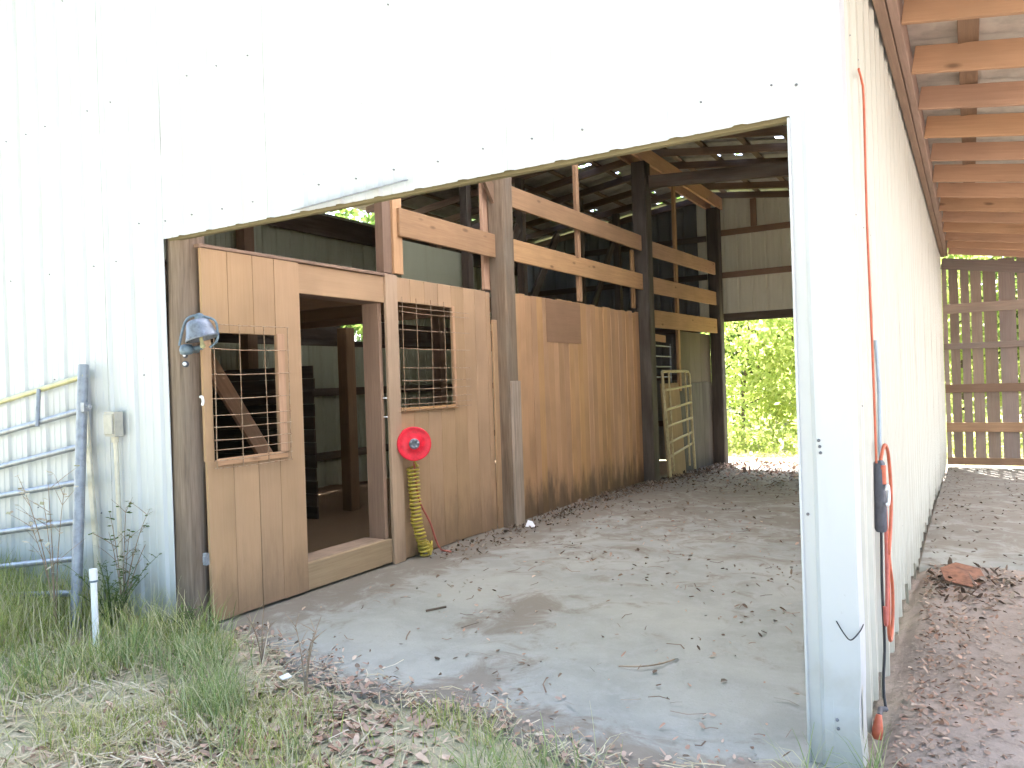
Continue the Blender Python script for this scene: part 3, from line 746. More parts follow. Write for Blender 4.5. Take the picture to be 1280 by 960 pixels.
for xp in (0.05, 1.3, 2.6, 3.9, 5.2):
    beam('purlin', lroof, (xp, YF+0.05, 3.715-LS*(xp-XR-0.145)+0.108), (xp, YB+0.2, 3.715-LS*(xp-XR-0.145)+0.108), 0.12, 0.035, M['jamb'], (1, 0, 0))
lzs = lambda x_: 3.715-LS*(x_-XR-0.145)+0.140
yy = YF-0.1; k = 0
while yy < 16.3:
    y1 = min(yy+0.92, 16.35); roof_sheet(lroof, yy, y1, XR+0.03, 1.9, lzs, M['leanmetal'], 0.0, 300+k); roof_sheet(lroof, yy, y1, 1.91, 6.35, lzs, M['fill_skylight'], 0.0, 400+k); yy = y1; k += 1  # outer sheets, out of view, made translucent to brighten the lean-to
for yy in (3.5, 7.7, 11.9, 16.0): beam('post', lroof, (6.1, yy, -0.2), (6.1, yy, 2.62), 0.15, 0.15, M['post'], (0, 1, 0))
beam('eave_beam', lroof, (6.1, YF, 2.53), (6.1, YB, 2.53), 0.05, 0.2, M['rafter'], (1, 0, 0))

# ================================================================== STALL FRONT with doorway and wire windows
XS = -4.54                       # plank centre plane, faces stand at about -4.525
sw = thing('stall_wall', 'tan plank stall front with an open doorway and two wire grid windows', 'stall wall', (-4.55, 5.5, 0))
def plank(parent, y0, y1, z0, z1, mat, x=XS, th=0.026, name='plank', label=None):
    g_ = 0.0015; return beam(name, parent, (x+random.uniform(-.003, .003), (y0+y1)/2, z0), (x, (y0+y1)/2, z1), (y1-y0)-2*g_, th, mat, (0, 1, 0), ch=0.003, label=label)
ya = [3.48, 3.70, 3.925, 4.13, 4.385]
for a, b_ in zip(ya[:-1], ya[1:]):
    if a < 4.1:
        plank(sw, a, b_, 0.015+random.uniform(0, .015), 1.13, M['stall'], XS+0.012); plank(sw, a, b_, 2.02, 2.60, M['stall'], XS+0.012)
    else: plank(sw, a, b_, 0.02, 2.60, M['stall'], XS+0.012)
plank(sw, 3.47, 3.545, 1.13, 2.02, M['stall'], XS+0.012)
beam('cap_strip', sw, (XS, 3.47, 2.615), (XS, 5.56, 2.615), 0.06, 0.025, M['jamb'], (1, 0, 0))
beam('window_trim', sw, (XS+0.03, 4.165, 1.12), (XS+0.03, 4.165, 2.03), 0.07, 0.018, M['board'], (0, 1, 0))
beam('window_trim', sw, (XS+0.03, 3.56, 1.115), (XS+0.03, 4.20, 1.115), 0.05, 0.018, M['board'], (0, 0, 1))
beam('header_board', sw, (XS, 4.387, 2.48), (XS, 5.60, 2.48), 0.235, 0.024, M['stall'], (0, 0, 1))
# doorway frame
beam('door_jamb', sw, (-4.66, 5.395, 0.2), (-4.66, 5.395, 2.36), 0.19, 0.045, M['jamb'], (1, 0, 0))
beam('door_jamb', sw, (-4.66, 4.37, 0.0), (-4.66, 4.37, 2.36), 0.19, 0.03, M['jamb'], (1, 0, 0))
beam('door_head', sw, (-4.66, 4.39, 2.385), (-4.66, 5.37, 2.385), 0.19, 0.045, M['jamb'], (1, 0, 0))
beam('door_stile', sw, (XS+0.022, 5.50, 0.0), (XS+0.022, 5.50, 2.62), 0.165, 0.03, M['stile'], (0, 1, 0))
beam('door_sill', sw, (-4.55, 4.388, 0.125), (-4.55, 5.418, 0.125), 0.21, 0.045, M['ply'], (0, 0, 1))
beam('door_sill', sw, (-4.69, 4.388, 0.215), (-4.69, 5.37, 0.215), 0.23, 0.035, M['stile'], (1, 0, 0))
h = MB()
for zz in (1.50, 1.33): h.tube([(-4.565, 5.41, zz), (-4.545, 5.39, zz), (-4.52, 5.405, zz)], 0.006, 6)
h.build('hook', M['whiteplastic'], sw)
# section beyond the door
yb = [5.60, 5.78, 5.99, 6.19, 6.40]
for a, b_ in zip([5.585, 5.80, 6.02, 6.24], [5.80, 6.02, 6.24, 6.47]):
    plank(sw, a, b_, 0.01, 1.40, M['stall']); plank(sw, a, b_, 2.385, 2.61, M['stall'])
for a, b_ in zip([6.47, 6.69, 6.9], [6.69, 6.9, 7.12]): plank(sw, a, b_, 0.0+random.uniform(0, .02), 2.61, M['stall'])
plank(sw, 7.125, 7.21, 0.0, 2.6, M['stall'], XS+0.0)
plank(sw, 7.21, 7.30, 0.0, 2.3, M['stall'], XS+0.03)
beam('window_trim', sw, (XS+0.02, 6.485, 1.38), (XS+0.02, 6.485, 2.40), 0.035, 0.02, M['board'], (0, 1, 0))
beam('window_trim', sw, (XS+0.02, 5.60, 1.385), (XS+0.02, 6.50, 1.385), 0.035, 0.02, M['board'], (0, 0, 1))
def grid(y0, y1, z0, z1, ys, zs, x):
    b = MB()
    for yv in ys: b.tube([(x, yv+random.uniform(-.006, .006), z0), (x+random.uniform(0, .006), yv, (z0+z1)/2), (x, yv+random.uniform(-.006, .006), z1)], 0.0035, 5)
    for zv in zs: b.tube([(x+0.005, y0, zv+random.uniform(-.004, .004)), (x+0.005, (y0*2+y1)/3, zv-0.006), (x+0.005, y1, zv+random.uniform(-.004, .004))], 0.0035, 5)
    b.build('wire_grid', M['wire'], sw)
grid(3.52, 4.235, 1.07, 2.085, (3.55, 3.77, 4.0, 4.225), (2.08, 1.905, 1.73, 1.56, 1.445, 1.36, 1.27, 1.205, 1.13, 1.075), XS+0.045)
grid(5.585, 6.74, 1.365, 2.43, (5.64, 5.86, 6.08, 6.30), (2.34, 2.29, 2.13, 1.955, 1.775, 1.655, 1.575, 1.49, 1.435, 1.38), XS+0.038)

# ================================================================== KICKBOARD PARTITION
kw = thing('kick_wall', 'orange brown wall of narrow upright planks with a dark patch, between two aisle posts', 'plank wall', (-4.53, 9.6, 0))
yv = 7.52
while yv < 11.6:
    w = min(random.choice((0.13, 0.14, 0.145, 0.15)), 11.6-yv)
    if w < 0.04: break
    plank(kw, yv, yv+w, -0.03, 2.64+random.uniform(-.012, .012), M['kick'], -4.515+random.uniform(-.004, .004)); yv += w
beam('patch_board', kw, (-4.497, 8.46, 2.36), (-4.497, 9.44, 2.36), 0.54, 0.006, M['patch'], (0, 0, 1), label='darker brown plywood patch near the top of the planks')

# dark partition near the rear opening
dw = thing('board_wall', 'dark brown board wall beside the rear opening, below the lowest loft board', 'board wall', (-4.55, 14.8, -0.15))
for a, b_ in zip((13.7, 14.4, 15.1), (14.4, 15.1, 15.78)):
    beam('panel', dw, (-4.58, (a+b_)/2, -0.2), (-4.58, (a+b_)/2, 1.48), b_-a-0.004, 0.02, M['post_dark'], (0, 1, 0)); beam('panel', dw, (-4.60, (a+b_)/2, 1.48), (-4.60, (a+b_)/2, 2.45), b_-a-0.004, 0.02, M['slatlight'], (0, 1, 0))
# stall partitions inside
pw = thing('stall_partition', 'dark plank partition standing inside the first stall behind the doorway', 'plank partition', (-7, 7.75, 0))
for k in range(12): beam('plank', pw, (-8.9, 7.0, 0.06+0.16*k), (-7.02+random.uniform(-.01, .01), 7.0, 0.06+0.16*k), 0.155, 0.03, M['oldwood'], (0, 0, 1))
pw['label'] = 'dark plank partition inside the stall, at the left edge of the view through the doorway'

# ================================================================== SLATTED END WALL OF THE LEAN-TO
sl = thing('slatted_wall', 'dark slatted board wall with daylight gaps closing the end of the lean-to', 'slatted wall', (1.5, YB, -0.2))
edges = [-0.41, -0.31, -0.13, 0.03, 0.22, 0.45, 0.73, 0.98, 1.22]
while edges[-1] < 6.2: edges.append(edges[-1]+random.uniform(0.2, 0.28))
for a, b_ in zip(edges[:-1], edges[1:]):
    beam('slat', sl, ((a+b_)/2, YB+0.03, -0.12+random.uniform(-.02, .02)), ((a+b_)/2+random.uniform(-.006, .006), YB+0.03, min(3.5, lzs(b_)-0.03)), b_-a-0.030+random.uniform(-.006, .006), 0.022, M['slat'], (1, 0, 0))
for z0, z1, mt in ((3.40, 3.60, 'slat'), (2.58, 2.75, 'slat'), (1.93, 2.04, 'slat'), (1.15, 1.30, 'jamb'), (0.44, 0.61, 'jamb'), (-0.15, -0.02, 'jamb')):
    zz = (z0+z1)/2; dz = 0 if z0 < 3 else LS*6.3
    beam('rail', sl, (-0.40, YB-0.005, zz), (6.1, YB-0.005, zz-dz), z1-z0, 0.04, M[mt], (0, 0, 1))

# ================================================================== GATES
def gate_local(root, u, r, o, rails, Lr, post_r, rail_r, mats, z_of):
    pass
# leaning galvanised gate at the left
gb, gt_ = Vector((-5.33, 3.0, 0.0)), Vector((-5.56, 3.255, 1.835))
gu = (gt_-gb).normalized(); gr_ = Vector((-1.0, 0.03, -0.135)).normalized()
tg = thing('tube_gate', 'grey tubular steel farm gate leaning against the white metal wall in tall grass', 'gate', gb)
MB().tube([gb-gu*0.02, gb+gu*0.6, gt_], 0.036, 12).build('gate_post', M['galv'], tg)
gl = (gt_-gb).length
for i, t in enumerate((0.955, 0.822, 0.682, 0.545, 0.398, 0.262, 0.135, 0.01)):
    p = gb+gu*gl*t; q = p+gr_*2.6
    sag = Vector((0, 0, -0.012*((i*7) % 3)))
    o = MB().tube([p-gr_*0.03, (p+q)/2+sag, q], 0.0225, 8).build('rail', M['gold_tube'] if i == 0 else M['galv'], tg)
    if i == 0: o['label'] = 'yellowed top rail'
for d in (0.585, 1.7):
    MB().tube([gb+gu*gl*(0.955 if d < 1 else 0.01)+gr_*d+Vector((0, -0.025, 0)), gb+gu*gl*(0.80 if d < 1 else 0.955)+gr_*d+Vector((0, -0.025, 0))], 0.016, 8).build('brace', M['galv'], tg)
lp = gb+gu*gl*0.835
b = MB().box((lp.x+0.03, lp.y-0.03, lp.z-0.035), (lp.x+0.075, lp.y+0.005, lp.z+0.03)); b.box((lp.x+0.02, lp.y-0.012, lp.z-0.012), (lp.x+0.11, lp.y+0.006, lp.z+0.012)); b.build('latch', M['galv'], tg)

# tan tubular gate propped inside by the third bay
ig = thing('tube_gate', 'small tan tubular gate propped upright against boards near the rear of the aisle', 'gate', (-4.36, 13.0, -0.1))
x0 = -4.33
MB().tube(smoothcurve([(x0, 12.36, -0.08), (x0-0.03, 12.33, 0.8), (x0-0.06, 12.29, 1.60), (x0-0.065, 12.33, 1.69), (x0-0.065, 12.45, 1.70), (x0-0.065, 13.5, 1.70), (x0-0.06, 13.66, 1.66), (x0-0.055, 13.70, 1.55), (x0-0.03, 13.68, 0.8), (x0+0.02, 13.62, -0.06)], 6), 0.026, 8).build('gate_frame', M['tan_tube'], ig)
for (za, zb) in ((1.39, 1.44), (1.06, 1.14), (0.78, 0.86), (0.50, 0.60), (0.26, 0.40)): MB().tube([(x0-0.03, 12.33, za), (x0-0.03, 13.68, zb)], 0.021, 7).build('rail', M['tan_tube'], ig)
for yy in (12.56, 13.42): MB().tube([(x0-0.045, yy, 1.70), (x0-0.01, yy, 0.02)], 0.018, 7).build('stile', M['tan_tube'], ig)
pb = thing('plywood_sheet', 'yellowish plywood sheet standing behind the small tan gate', 'plywood', (-4.46, 12.9, -0.1))
beam('sheet', pb, (-4.415, 12.95, -0.13), (-4.50, 12.95, 1.50), 0.95, 0.015, M['ply'], (0, 1, 0))
beam('batten', pb, (-4.40, 12.6, 0.0), (-4.485, 12.6, 1.45), 0.07, 0.02, M['ply'], (0, 1, 0))
rg = thing('feed_rack', 'grey metal rack of horizontal bars hung behind the tan gate', 'rack', (-4.6, 12.6, 1.5))
for zz in (2.16, 1.98, 1.80, 1.62): MB().tube([(-4.62, 11.9, zz), (-4.62, 13.4, zz-0.01)], 0.014, 6).build('bar', M['galv'], rg)
for yy in (11.92, 13.38): MB().tube([(-4.62, yy, 1.3), (-4.62, yy, 2.2)], 0.016, 6).build('stile', M['galv'], rg)
ob = beam('board_offcut', None, (-4.56, 12.0, 2.29), (-4.56, 12.95, 2.27), 0.12, 0.035, M['rafter'], (0, 0, 1)); tag(ob, 'short orange board fixed just under the lowest loft board', 'board', kind='thing')

# ================================================================== THINGS ON THE STALL LINE
# bell on the front post
bo = Vector((-4.40, 3.37, 2.02))
bell = thing('post_bell', 'weathered grey metal bell in its bracket on the pole at the stall front', 'bell', bo)
ax = Vector((-0.20, -0.13, 1)).normalized()
MB().lathe([(0.103, -0.062), (0.110, -0.060), (0.104, -0.046), (0.092, -0.01), (0.082, 0.03), (0.070, 0.062), (0.050, 0.072), (0.0001, 0.075), ], bo, ax, 22).lathe([(0.098, -0.061), (0.088, -0.02), (0.07, 0.05), (0.0001, 0.06)], bo, ax, 22).build('bell_body', M['cast'], bell)
side_ = Vector((0.80, 0.60, 0))
MB().tube(smoothcurve([bo+side_*-0.135+Vector((0, 0, -0.10)), bo+side_*-0.118+Vector((0, 0, -0.02)), bo+side_*-0.085+Vector((0, 0, 0.07)), bo+side_*-0.03+Vector((0, 0, 0.098)), bo+side_*0.04+Vector((0, 0, 0.088)), bo+side_*0.098+Vector((0, 0, 0.06)), bo+side_*0.112+Vector((0, 0, 0.0)), bo+side_*0.108+Vector((0, 0, -0.07)), bo+side_*0.06+Vector((0, 0, -0.118))], 5), 0.0085, 8).build('yoke', M['castblue'], bell)
MB().lathe([(0.0001, -0.035), (0.03, -0.03), (0.034, 0), (0.026, 0.03), (0.0001, 0.034)], bo+Vector((0.0, 0, 0.083)), (0.5, -0.6, 0.1), 10).build('pivot', M['castblue'], bell)
b = MB(); b.tube([bo+Vector((0, 0, -0.03)), bo+Vector((0.012, 0.008, -0.10))], 0.012, 8); b.lathe([(0.0001, -0.02), (0.018, -0.01), (0.018, 0.01), (0.0001, 0.02)], bo+Vector((0.012, 0.008, -0.105)), (0, 0, 1), 10); b.build('clapper', M['gold_tube'], bell)
b = MB(); c0 = bo+side_*-0.09+Vector((0, 0, -0.125))
b.lathe([(0.0001, -0.03), (0.042, -0.028), (0.046, 0), (0.036, 0.028), (0.0001, 0.032)], c0, (0.2, -0.2, 1), 12); b.tube([c0+Vector((-0.05, 0.03, 0.0)), c0+side_*0.10+Vector((0, 0, 0.01))], 0.016, 8); b.tube([c0, Vector((-4.53, 3.44, c0.z))], 0.022, 8); b.build('bracket', M['castblue'], bell)
for dz, r in ((-0.042, 0.015), (-0.098, 0.021)):
    c1 = c0+Vector((0.0, -0.012, dz)); MB().lathe([(0.0001, -0.012), (r, -0.01), (r*1.1, 0.0), (r*0.9, 0.012), (0.0001, 0.013)], c1, (0.45, -0.8, 0.1), 12).build('knob', M['strip'], bell)
    MB().lathe([(r*0.62, 0.012), (r*0.55, 0.018), (0.0001, 0.02)], c1, (0.45, -0.8, 0.1), 12).build('knob_cap', M['whiteplastic'], bell)
# white hook on the pole
b = MB().tube(smoothcurve([(-4.485, 3.42, 1.575), (-4.455, 3.41, 1.575), (-4.445, 3.41, 1.545), (-4.455, 3.41, 1.52)], 4), 0.009, 7); o = b.build('hook', M['whiteplastic']); tag(o, 'small white metal hook screwed into the front pole below the bell', 'hook', kind='thing')
b = MB().box((-4.49, 3.40, 0.44), (-4.455, 3.425, 0.52)); b.box((-4.48, 3.39, 0.46), (-4.46, 3.405, 0.50)); o = b.build('bracket', M['galv']); tag(o, 'small grey metal bracket low on the front pole', 'bracket', kind='thing')

# red reel, yellow coil, red cable
ro = Vector((-4.42, 5.64, 1.07)); ra = Vector((0.70, -0.71, 0.04)).normalized()
reel = thing('hose_reel', 'bright red round hose reel mounted on the plank wall beside the doorway', 'hose reel', ro)
MB().lathe([(0.045, 0.058), (0.05, 0.05), (0.138, 0.05), (0.150, 0.056), (0.157, 0.048), (0.157, 0.030), (0.146, 0.024), (0.125, 0.02), (0.12, -0.03), (0.146, -0.036), (0.157, -0.046), (0.150, -0.056), (0.05, -0.056), (0.0001, -0.056)], ro, ra, 32).build('drum', M['red'], reel)
MB().lathe([(0.0001, 0.046), (0.02, 0.048), (0.03, 0.06), (0.046, 0.062), (0.050, 0.052)], ro, ra, 14).build('hub', M['cast'], reel)
uu = ra.cross(Vector((0, 0, 1))).normalized(); vv = uu.cross(ra)
b = MB()
for k in range(5):
    a = k*2*math.pi/5+0.4; c = ro+ra*0.056+(uu*math.cos(a)+vv*math.sin(a))*0.034; b.lathe([(0.0001, 0.012), (0.011, 0.01), (0.013, 0)], c, ra, 8)
b.build('bolt', M['galv'], reel)
MB().tube([ro-ra*0.05, Vector((-4.52, ro.y+0.10, ro.z))], 0.03, 10).build('mount', M['strip'], reel)
hose = thing('coiled_hose', 'yellow coiled air hose hanging from the red reel to the floor', 'hose', (-4.45, 5.7, 0))
pts = []
for k in range(24*18+1):
    t = k/(24*18); a = k*2*math.pi/18; z = 0.86-0.84*t; r = 0.052-0.008*t+0.004*math.sin(a*0.23)
    cx_, cy_ = -4.455+0.02*t, 5.66+0.02*t+(0.10*max(0, t-0.6)/0.4)
    pts.append((cx_+r*math.cos(a)*0.9, cy_+r*math.sin(a), z+0.008*math.sin(a+0.7)))
MB().tube([(-4.40, 5.60, 0.99), (-4.41, 5.62, 0.93)]+pts, 0.0105, 6).build('coil', M['yellow'], hose)
pts = [(-4.45+0.055*math.cos(k*0.5)*(1+0.2*math.sin(k)), 5.80+0.06*math.sin(k*0.5), 0.016+0.09*abs(math.sin(k*1.3))*0.6+0.0012*k) for k in range(60)]
MB().tube(pts, 0.0105, 6).build('loose_end', M['yellow'], hose)
b = MB().tube(smoothcurve([(-4.47, 5.70, 0.92), (-4.47, 5.72, 0.70), (-4.475, 5.78, 0.5), (-4.46, 5.90, 0.30), (-4.45, 5.97, 0.12), (-4.43, 6.02, 0.02), (-4.30, 6.0, 0.012)], 6), 0.010, 7); o = b.build('air_line', M['redcord']); tag(o, 'thin faded red line hanging from the reel beside the yellow coil', 'cable', kind='thing')

# ================================================================== THINGS ON THE RIGHT SIDE WALL
XW = XR+0.03
b = MB().tube(smoothcurve([(XW, 3.87, 2.98), (XW+0.004, 3.95, 2.945), (XW+0.006, 3.985, 2.86), (XW+0.002, 3.995, 2.3), (XW+0.006, 4.0, 1.7), (XW+0.004, 4.03, 1.16)], 8), 0.0055, 7); o = b.build('extension_cord', M['orange']); tag(o, 'long straight orange red cord running down the white side wall', 'cord', kind='thing')
b = MB().tube(smoothcurve([(XW, 4.22, 1.75), (XW+0.006, 4.24, 1.5), (XW+0.004, 4.21, 1.22), (XW+0.01, 4.22, 1.05), (XW+0.006, 4.23, 0.86)], 8), 0.009, 7); o = b.build('extension_cord', M['greycord']); tag(o, 'short grey blue cord hanging behind the orange loops on the side wall', 'cord', kind='thing')
ps = thing('power_strip', 'dark grey power strip hanging upright on the white side wall', 'power strip', (XW, 4.07, 0.86))
b = MB().tube([(XW+0.012, 4.055, 0.83), (XW+0.012, 4.055, 0.845), (XW+0.014, 4.05, 1.0), (XW+0.014, 4.05, 1.16), (XW+0.012, 4.05, 1.17)], [0.022, 0.028, 0.028, 0.025, 0.018], 6); b.build('housing', M['strip'], ps)
MB().tube([(XW+0.03, 4.04, 1.06), (XW+0.03, 4.04, 1.15)], 0.014, 6).build('plug', M['orange'], ps)
MB().tube(smoothcurve([(XW+0.012, 4.065, 0.83), (XW+0.008, 4.06, 0.55), (XW+0.012, 4.05, 0.3), (XW+0.006, 4.0, 0.12), (XW+0.02, 3.93, 0.03)], 6), 0.0065, 6).build('lead', M['black'], ps)
b = MB().tube(smoothcurve([(XW+0.02, 4.05, 1.17), (XW+0.03, 4.16, 1.235), (XW+0.03, 4.34, 1.17), (XW+0.03, 4.42, 0.98), (XW+0.025, 4.40, 0.80), (XW+0.02, 4.27, 0.62), (XW+0.02, 4.22, 0.45), (XW+0.015, 4.24, 0.30), (XW+0.012, 4.36, 0.22), (XW+0.014, 4.47, 0.30), (XW+0.02, 4.44, 0.48), (XW+0.02, 4.33, 0.62), (XW+0.02, 4.25, 0.80), (XW+0.018, 4.22, 0.95)], 7), 0.0085, 7); o = b.build('extension_cord', M['orange']); tag(o, 'looped orange extension cord hung in coils on the white side wall', 'cord', kind='thing')
b = MB().tube(smoothcurve([(XW+0.02, 4.20, 0.9), (XW+0.02, 4.18, 0.6), (XW+0.02, 4.10, 0.40), (XW+0.02, 4.04, 0.40), (XW+0.02, 4.03, 0.48)], 6), 0.0085, 7); o = b.build('extension_cord', M['redcord']); tag(o, 'dull red cord end hooked up beside the black lead on the side wall', 'cord', kind='thing')
b = MB().tube([Vector((XW+0.048, 4.03+0.05*math.cos(k*0.42-2.2), 1.01+0.046*math.sin(k*0.42-2.2))) for k in range(12)], 0.008, 8); o = b.build('hook', M['whiteplastic']); tag(o, 'white curved hook around the grey power strip', 'hook', kind='thing')
ep = thing('cord_plug', 'orange plug end lying at the foot of the white corner', 'plug', (XR+0.03, 3.62, 0))
b = MB().lathe([(0.0001, -0.05), (0.02, -0.05), (0.022, -0.01), (0.017, 0.02), (0.012, 0.05), (0.0001, 0.05)], (XR+0.045, 3.63, 0.07), (0.1, 0.2, 1), 10); b.build('body', M['orange'], ep)
MB().tube([(XR+0.05, 3.645, 0.11), (XR+0.045, 3.75, 0.10), (XW+0.02, 3.92, 0.035)], 0.012, 7).build('boot', M['strip'], ep)
b = MB().tube(smoothcurve([(-0.49, YF-0.03, 0.60), (-0.46, YF-0.05, 0.56), (-0.435, YF-0.055, 0.54), (-0.405, YF-0.03, 0.57), (-0.397, YF+0.02, 0.585)], 5), 0.0026, 6); o = b.build('wire_tie', M['black']); tag(o, 'twisted dark wire sticking out of the white corner trim', 'wire', kind='thing')

# ================================================================== THINGS AT THE LEFT WALL
ob_ = thing('outlet_box', 'beige electrical box and pale conduit on the white wall beside the gate', 'electrical box', (-5.26, YF-0.05, 0.1))
b = MB().box((-5.325, YF-0.085, 1.315), (-5.205, YF-0.02, 1.49)); b.build('box', M['beige'], ob_)
beam('cover', ob_, (-5.265, YF-0.093, 1.33), (-5.265, YF-0.093, 1.475), 0.10, 0.014, M['beige'], (1, 0, 0), ch=0.004)
MB().tube([(-5.262, YF-0.05, 1.31), (-5.262, YF-0.05, 1.27)], 0.026, 10).build('fitting', M['conduit'], ob_)
MB().tube([(-5.262, YF-0.045, 1.28), (-5.255, YF-0.043, 0.7), (-5.245, YF-0.045, -0.05)], 0.0165, 10).build('conduit', M['conduit'], ob_)
ls = beam('batten', None, (-5.50, YF-0.05, -0.02), (-5.66, YF-0.035, 1.80), 0.055, 0.02, M['conduit'], (1, 0, 0)); tag(ls, 'thin pale batten leaning on the white wall right behind the gate post', 'batten', kind='thing')
pv = thing('pvc_pipe', 'short white plastic pipe standing in the grass beside the gate', 'pipe', (-4.72, 2.79, 0))
MB().tube([(-4.73, 2.79, -0.1), (-4.735, 2.79, 0.3), (-4.745, 2.795, 0.50)], 0.019, 14).build('pipe', M['whiteplastic'], pv)
MB().tube([(-4.744, 2.795, 0.455), (-4.746, 2.795, 0.525)], 0.024, 14).build('cap', M['whiteplastic'], pv)
MB().tube([(-4.744, 2.795, 0.445), (-4.744, 2.795, 0.457)], 0.0245, 12).build('ring', M['castblue'], pv)

# ================================================================== PLANTS, GRASS, LITTER
def blades(name, P, hgt, lean, wid, mat, seed, curl=0.5, label=None):
    r = np.random.default_rng(seed); n = len(P); az = r.uniform(0, 2*np.pi, n); L = hgt*r.uniform(0.55, 1.25, n); ln = lean*r.uniform(0.3, 1.4, n); w = wid*r.uniform(0.6, 1.4, n)
    d = np.stack([np.cos(az), np.sin(az), np.zeros(n)], 1); sd_ = np.stack([-np.sin(az), np.cos(az), np.zeros(n)], 1)
    tw = r.uniform(-0.6, 0.6, n); sd_ = sd_*np.cos(tw)[:, None]+d*np.sin(tw)[:, None]
    V = []
    for t in (0, 0.35, 0.7, 1.0):
        th = ln*(t**(1+curl)); c = P+d*(L*np.sin(np.minimum(ln*0.9, 1.45))*t**1.4)[:, None]; c[:, 2] += L*t*np.cos(np.minimum(th, 1.5)*0.85)
        ww = (w*(1-0.85*t))[:, None]; V += [c-sd_*ww, c+sd_*ww]
    V = np.stack(V, 1); base = (np.arange(n)*8)[:, None, None]
    q = np.array([[0, 1, 3, 2], [2, 3, 5, 4], [4, 5, 7, 6]]); F = (base+q[None]).reshape(-1, 4)
    o = np_mesh(name, V.reshape(-1, 3), F, mat); return tag(o, kind='stuff')
def scatter(n, x0, x1, y0, y1, fn, seed):
    r = np.random.default_rng(seed); x = r.uniform(x0, x1, n*4); y = r.uniform(y0, y1, n*4); k = r.random(n*4) < fn(x, y); x, y = x[k][:n], y[k][:n]
    return np.stack([x, y, ground_z(x, y)-0.005], 1)
outside = lambda x, y: ((y < slab_front(x)-0.05+0.1*(vnoise(x, y, 5)-0.5)) & (y < 3.28) | (x < -4.75) & (y < 3.3))
def dens_tall(x, y): return np.where(outside(x, y) & (x < -4.2), np.clip(0.12+0.9*np.clip((-4.9-x)/1.0, 0, 1)+0.6*np.clip((y-2.7)/0.5, 0, 1), 0, 1)*(0.2+0.8*(vnoise(x, y, 2.2) > 0.40)), 0)
blades('grass', scatter(9000, -9.0, -4.2, 1.2, 3.28, dens_tall, 1), 0.34, 0.75, 0.0035, M['grass'], 11)
blades('grass', scatter(1500, -8.5, -5.35, 2.4, 3.28, lambda x, y: np.where(x < -5.3, 0.9, 0), 2), 0.42, 0.6, 0.0038, M['grass'], 12)
def dens_short(x, y): return np.where(outside(x, y), (0.10+0.9*(vnoise(x+3, y, 1.9) > 0.52))*np.where(x > -1.2, np.where(vnoise(x, y, 4) > 0.6, 0.5, 0.05), 1), 0)
blades('grass', scatter(16000, -8.0, 0.2, 0.6, 3.28, dens_short, 3), 0.12, 1.0, 0.0028, M['grass'], 13)
def tufts(cs, seed):
    r = np.random.default_rng(seed); P = []
    for (cx_, cy_, rad, n) in cs:
        n = int(n*0.55)
        a = r.normal(0, rad*0.5, (n, 2)); P.append(np.stack([cx_+a[:, 0], cy_+a[:, 1], ground_z(cx_+a[:, 0], cy_+a[:, 1])], 1))
    return np.concatenate(P)
blades('grass', tufts([(-3.42, 2.62, .16, 420), (-3.25, 2.52, .12, 300), (-4.1, 2.95, .25, 500), (-4.45, 2.75, .25, 450), (-3.8, 2.85, .22, 350), (-4.7, 2.35, .3, 400), (-2.9, 2.3, .08, 60), (-2.62, 2.42, .06, 40), (-0.62, 3.2, .07, 60), (-0.38, 3.3, .05, 60), (-1.75, 2.6, .2, 160), (-1.5, 2.72, .2, 160), (-4.35, 3.3, .12, 200), (-4.62, 3.12, .15, 260)], 5), 0.22, 0.85, 0.0035, M['greengrass'], 14)
# straw lying flat
def flat_strips(name, P, ln, wd, mat, seed, tilt=0.18):
    r = np.random.default_rng(seed); n = len(P); az = r.uniform(0, 2*np.pi, n); L = ln*r.uniform(0.4, 1.5, n)/2; w = wd*r.uniform(0.6, 1.4, n); bend = r.normal(0, 0.35, n); tl = r.normal(0, tilt, n)
    V = []
    for t in (-1, 0, 1):
        a = az+bend*t; c = P+np.stack([np.cos(a)*L*t, np.sin(a)*L*t, 0.006+r.random(n)*0.03*0.5+L*t*np.sin(tl)], 1); s_ = np.stack([-np.sin(a), np.cos(a), np.zeros(n)], 1)*w[:, None]; V += [c-s_, c+s_+np.array([0, 0, 0.002])]
    V = np.stack(V, 1); V[:, :, 2] = np.maximum(V[:, :, 2], P[:, None, 2]+0.004); base = (np.arange(n)*6)[:, None, None]; q = np.array([[0, 1, 3, 2], [2, 3, 5, 4]])
    return tag(np_mesh(name, V.reshape(-1, 3), (base+q[None]).reshape(-1, 4), mat), kind='stuff')
flat_strips('dry_straw', scatter(6500, -7.5, -2.0, 0.8, 3.1, lambda x, y: np.where(outside(x, y), 0.3+0.7*(vnoise(x, y+5, 1.5) > 0.45), 0), 6), 0.20, 0.0022, M['straw'], 16, 0.25)
flat_strips('dry_straw', scatter(700, -6.5, -3.0, 2.0, 3.2, lambda x, y: np.where(outside(x, y), 0.8, 0), 36), 0.26, 0.002, M['straw'], 37, 0.5)
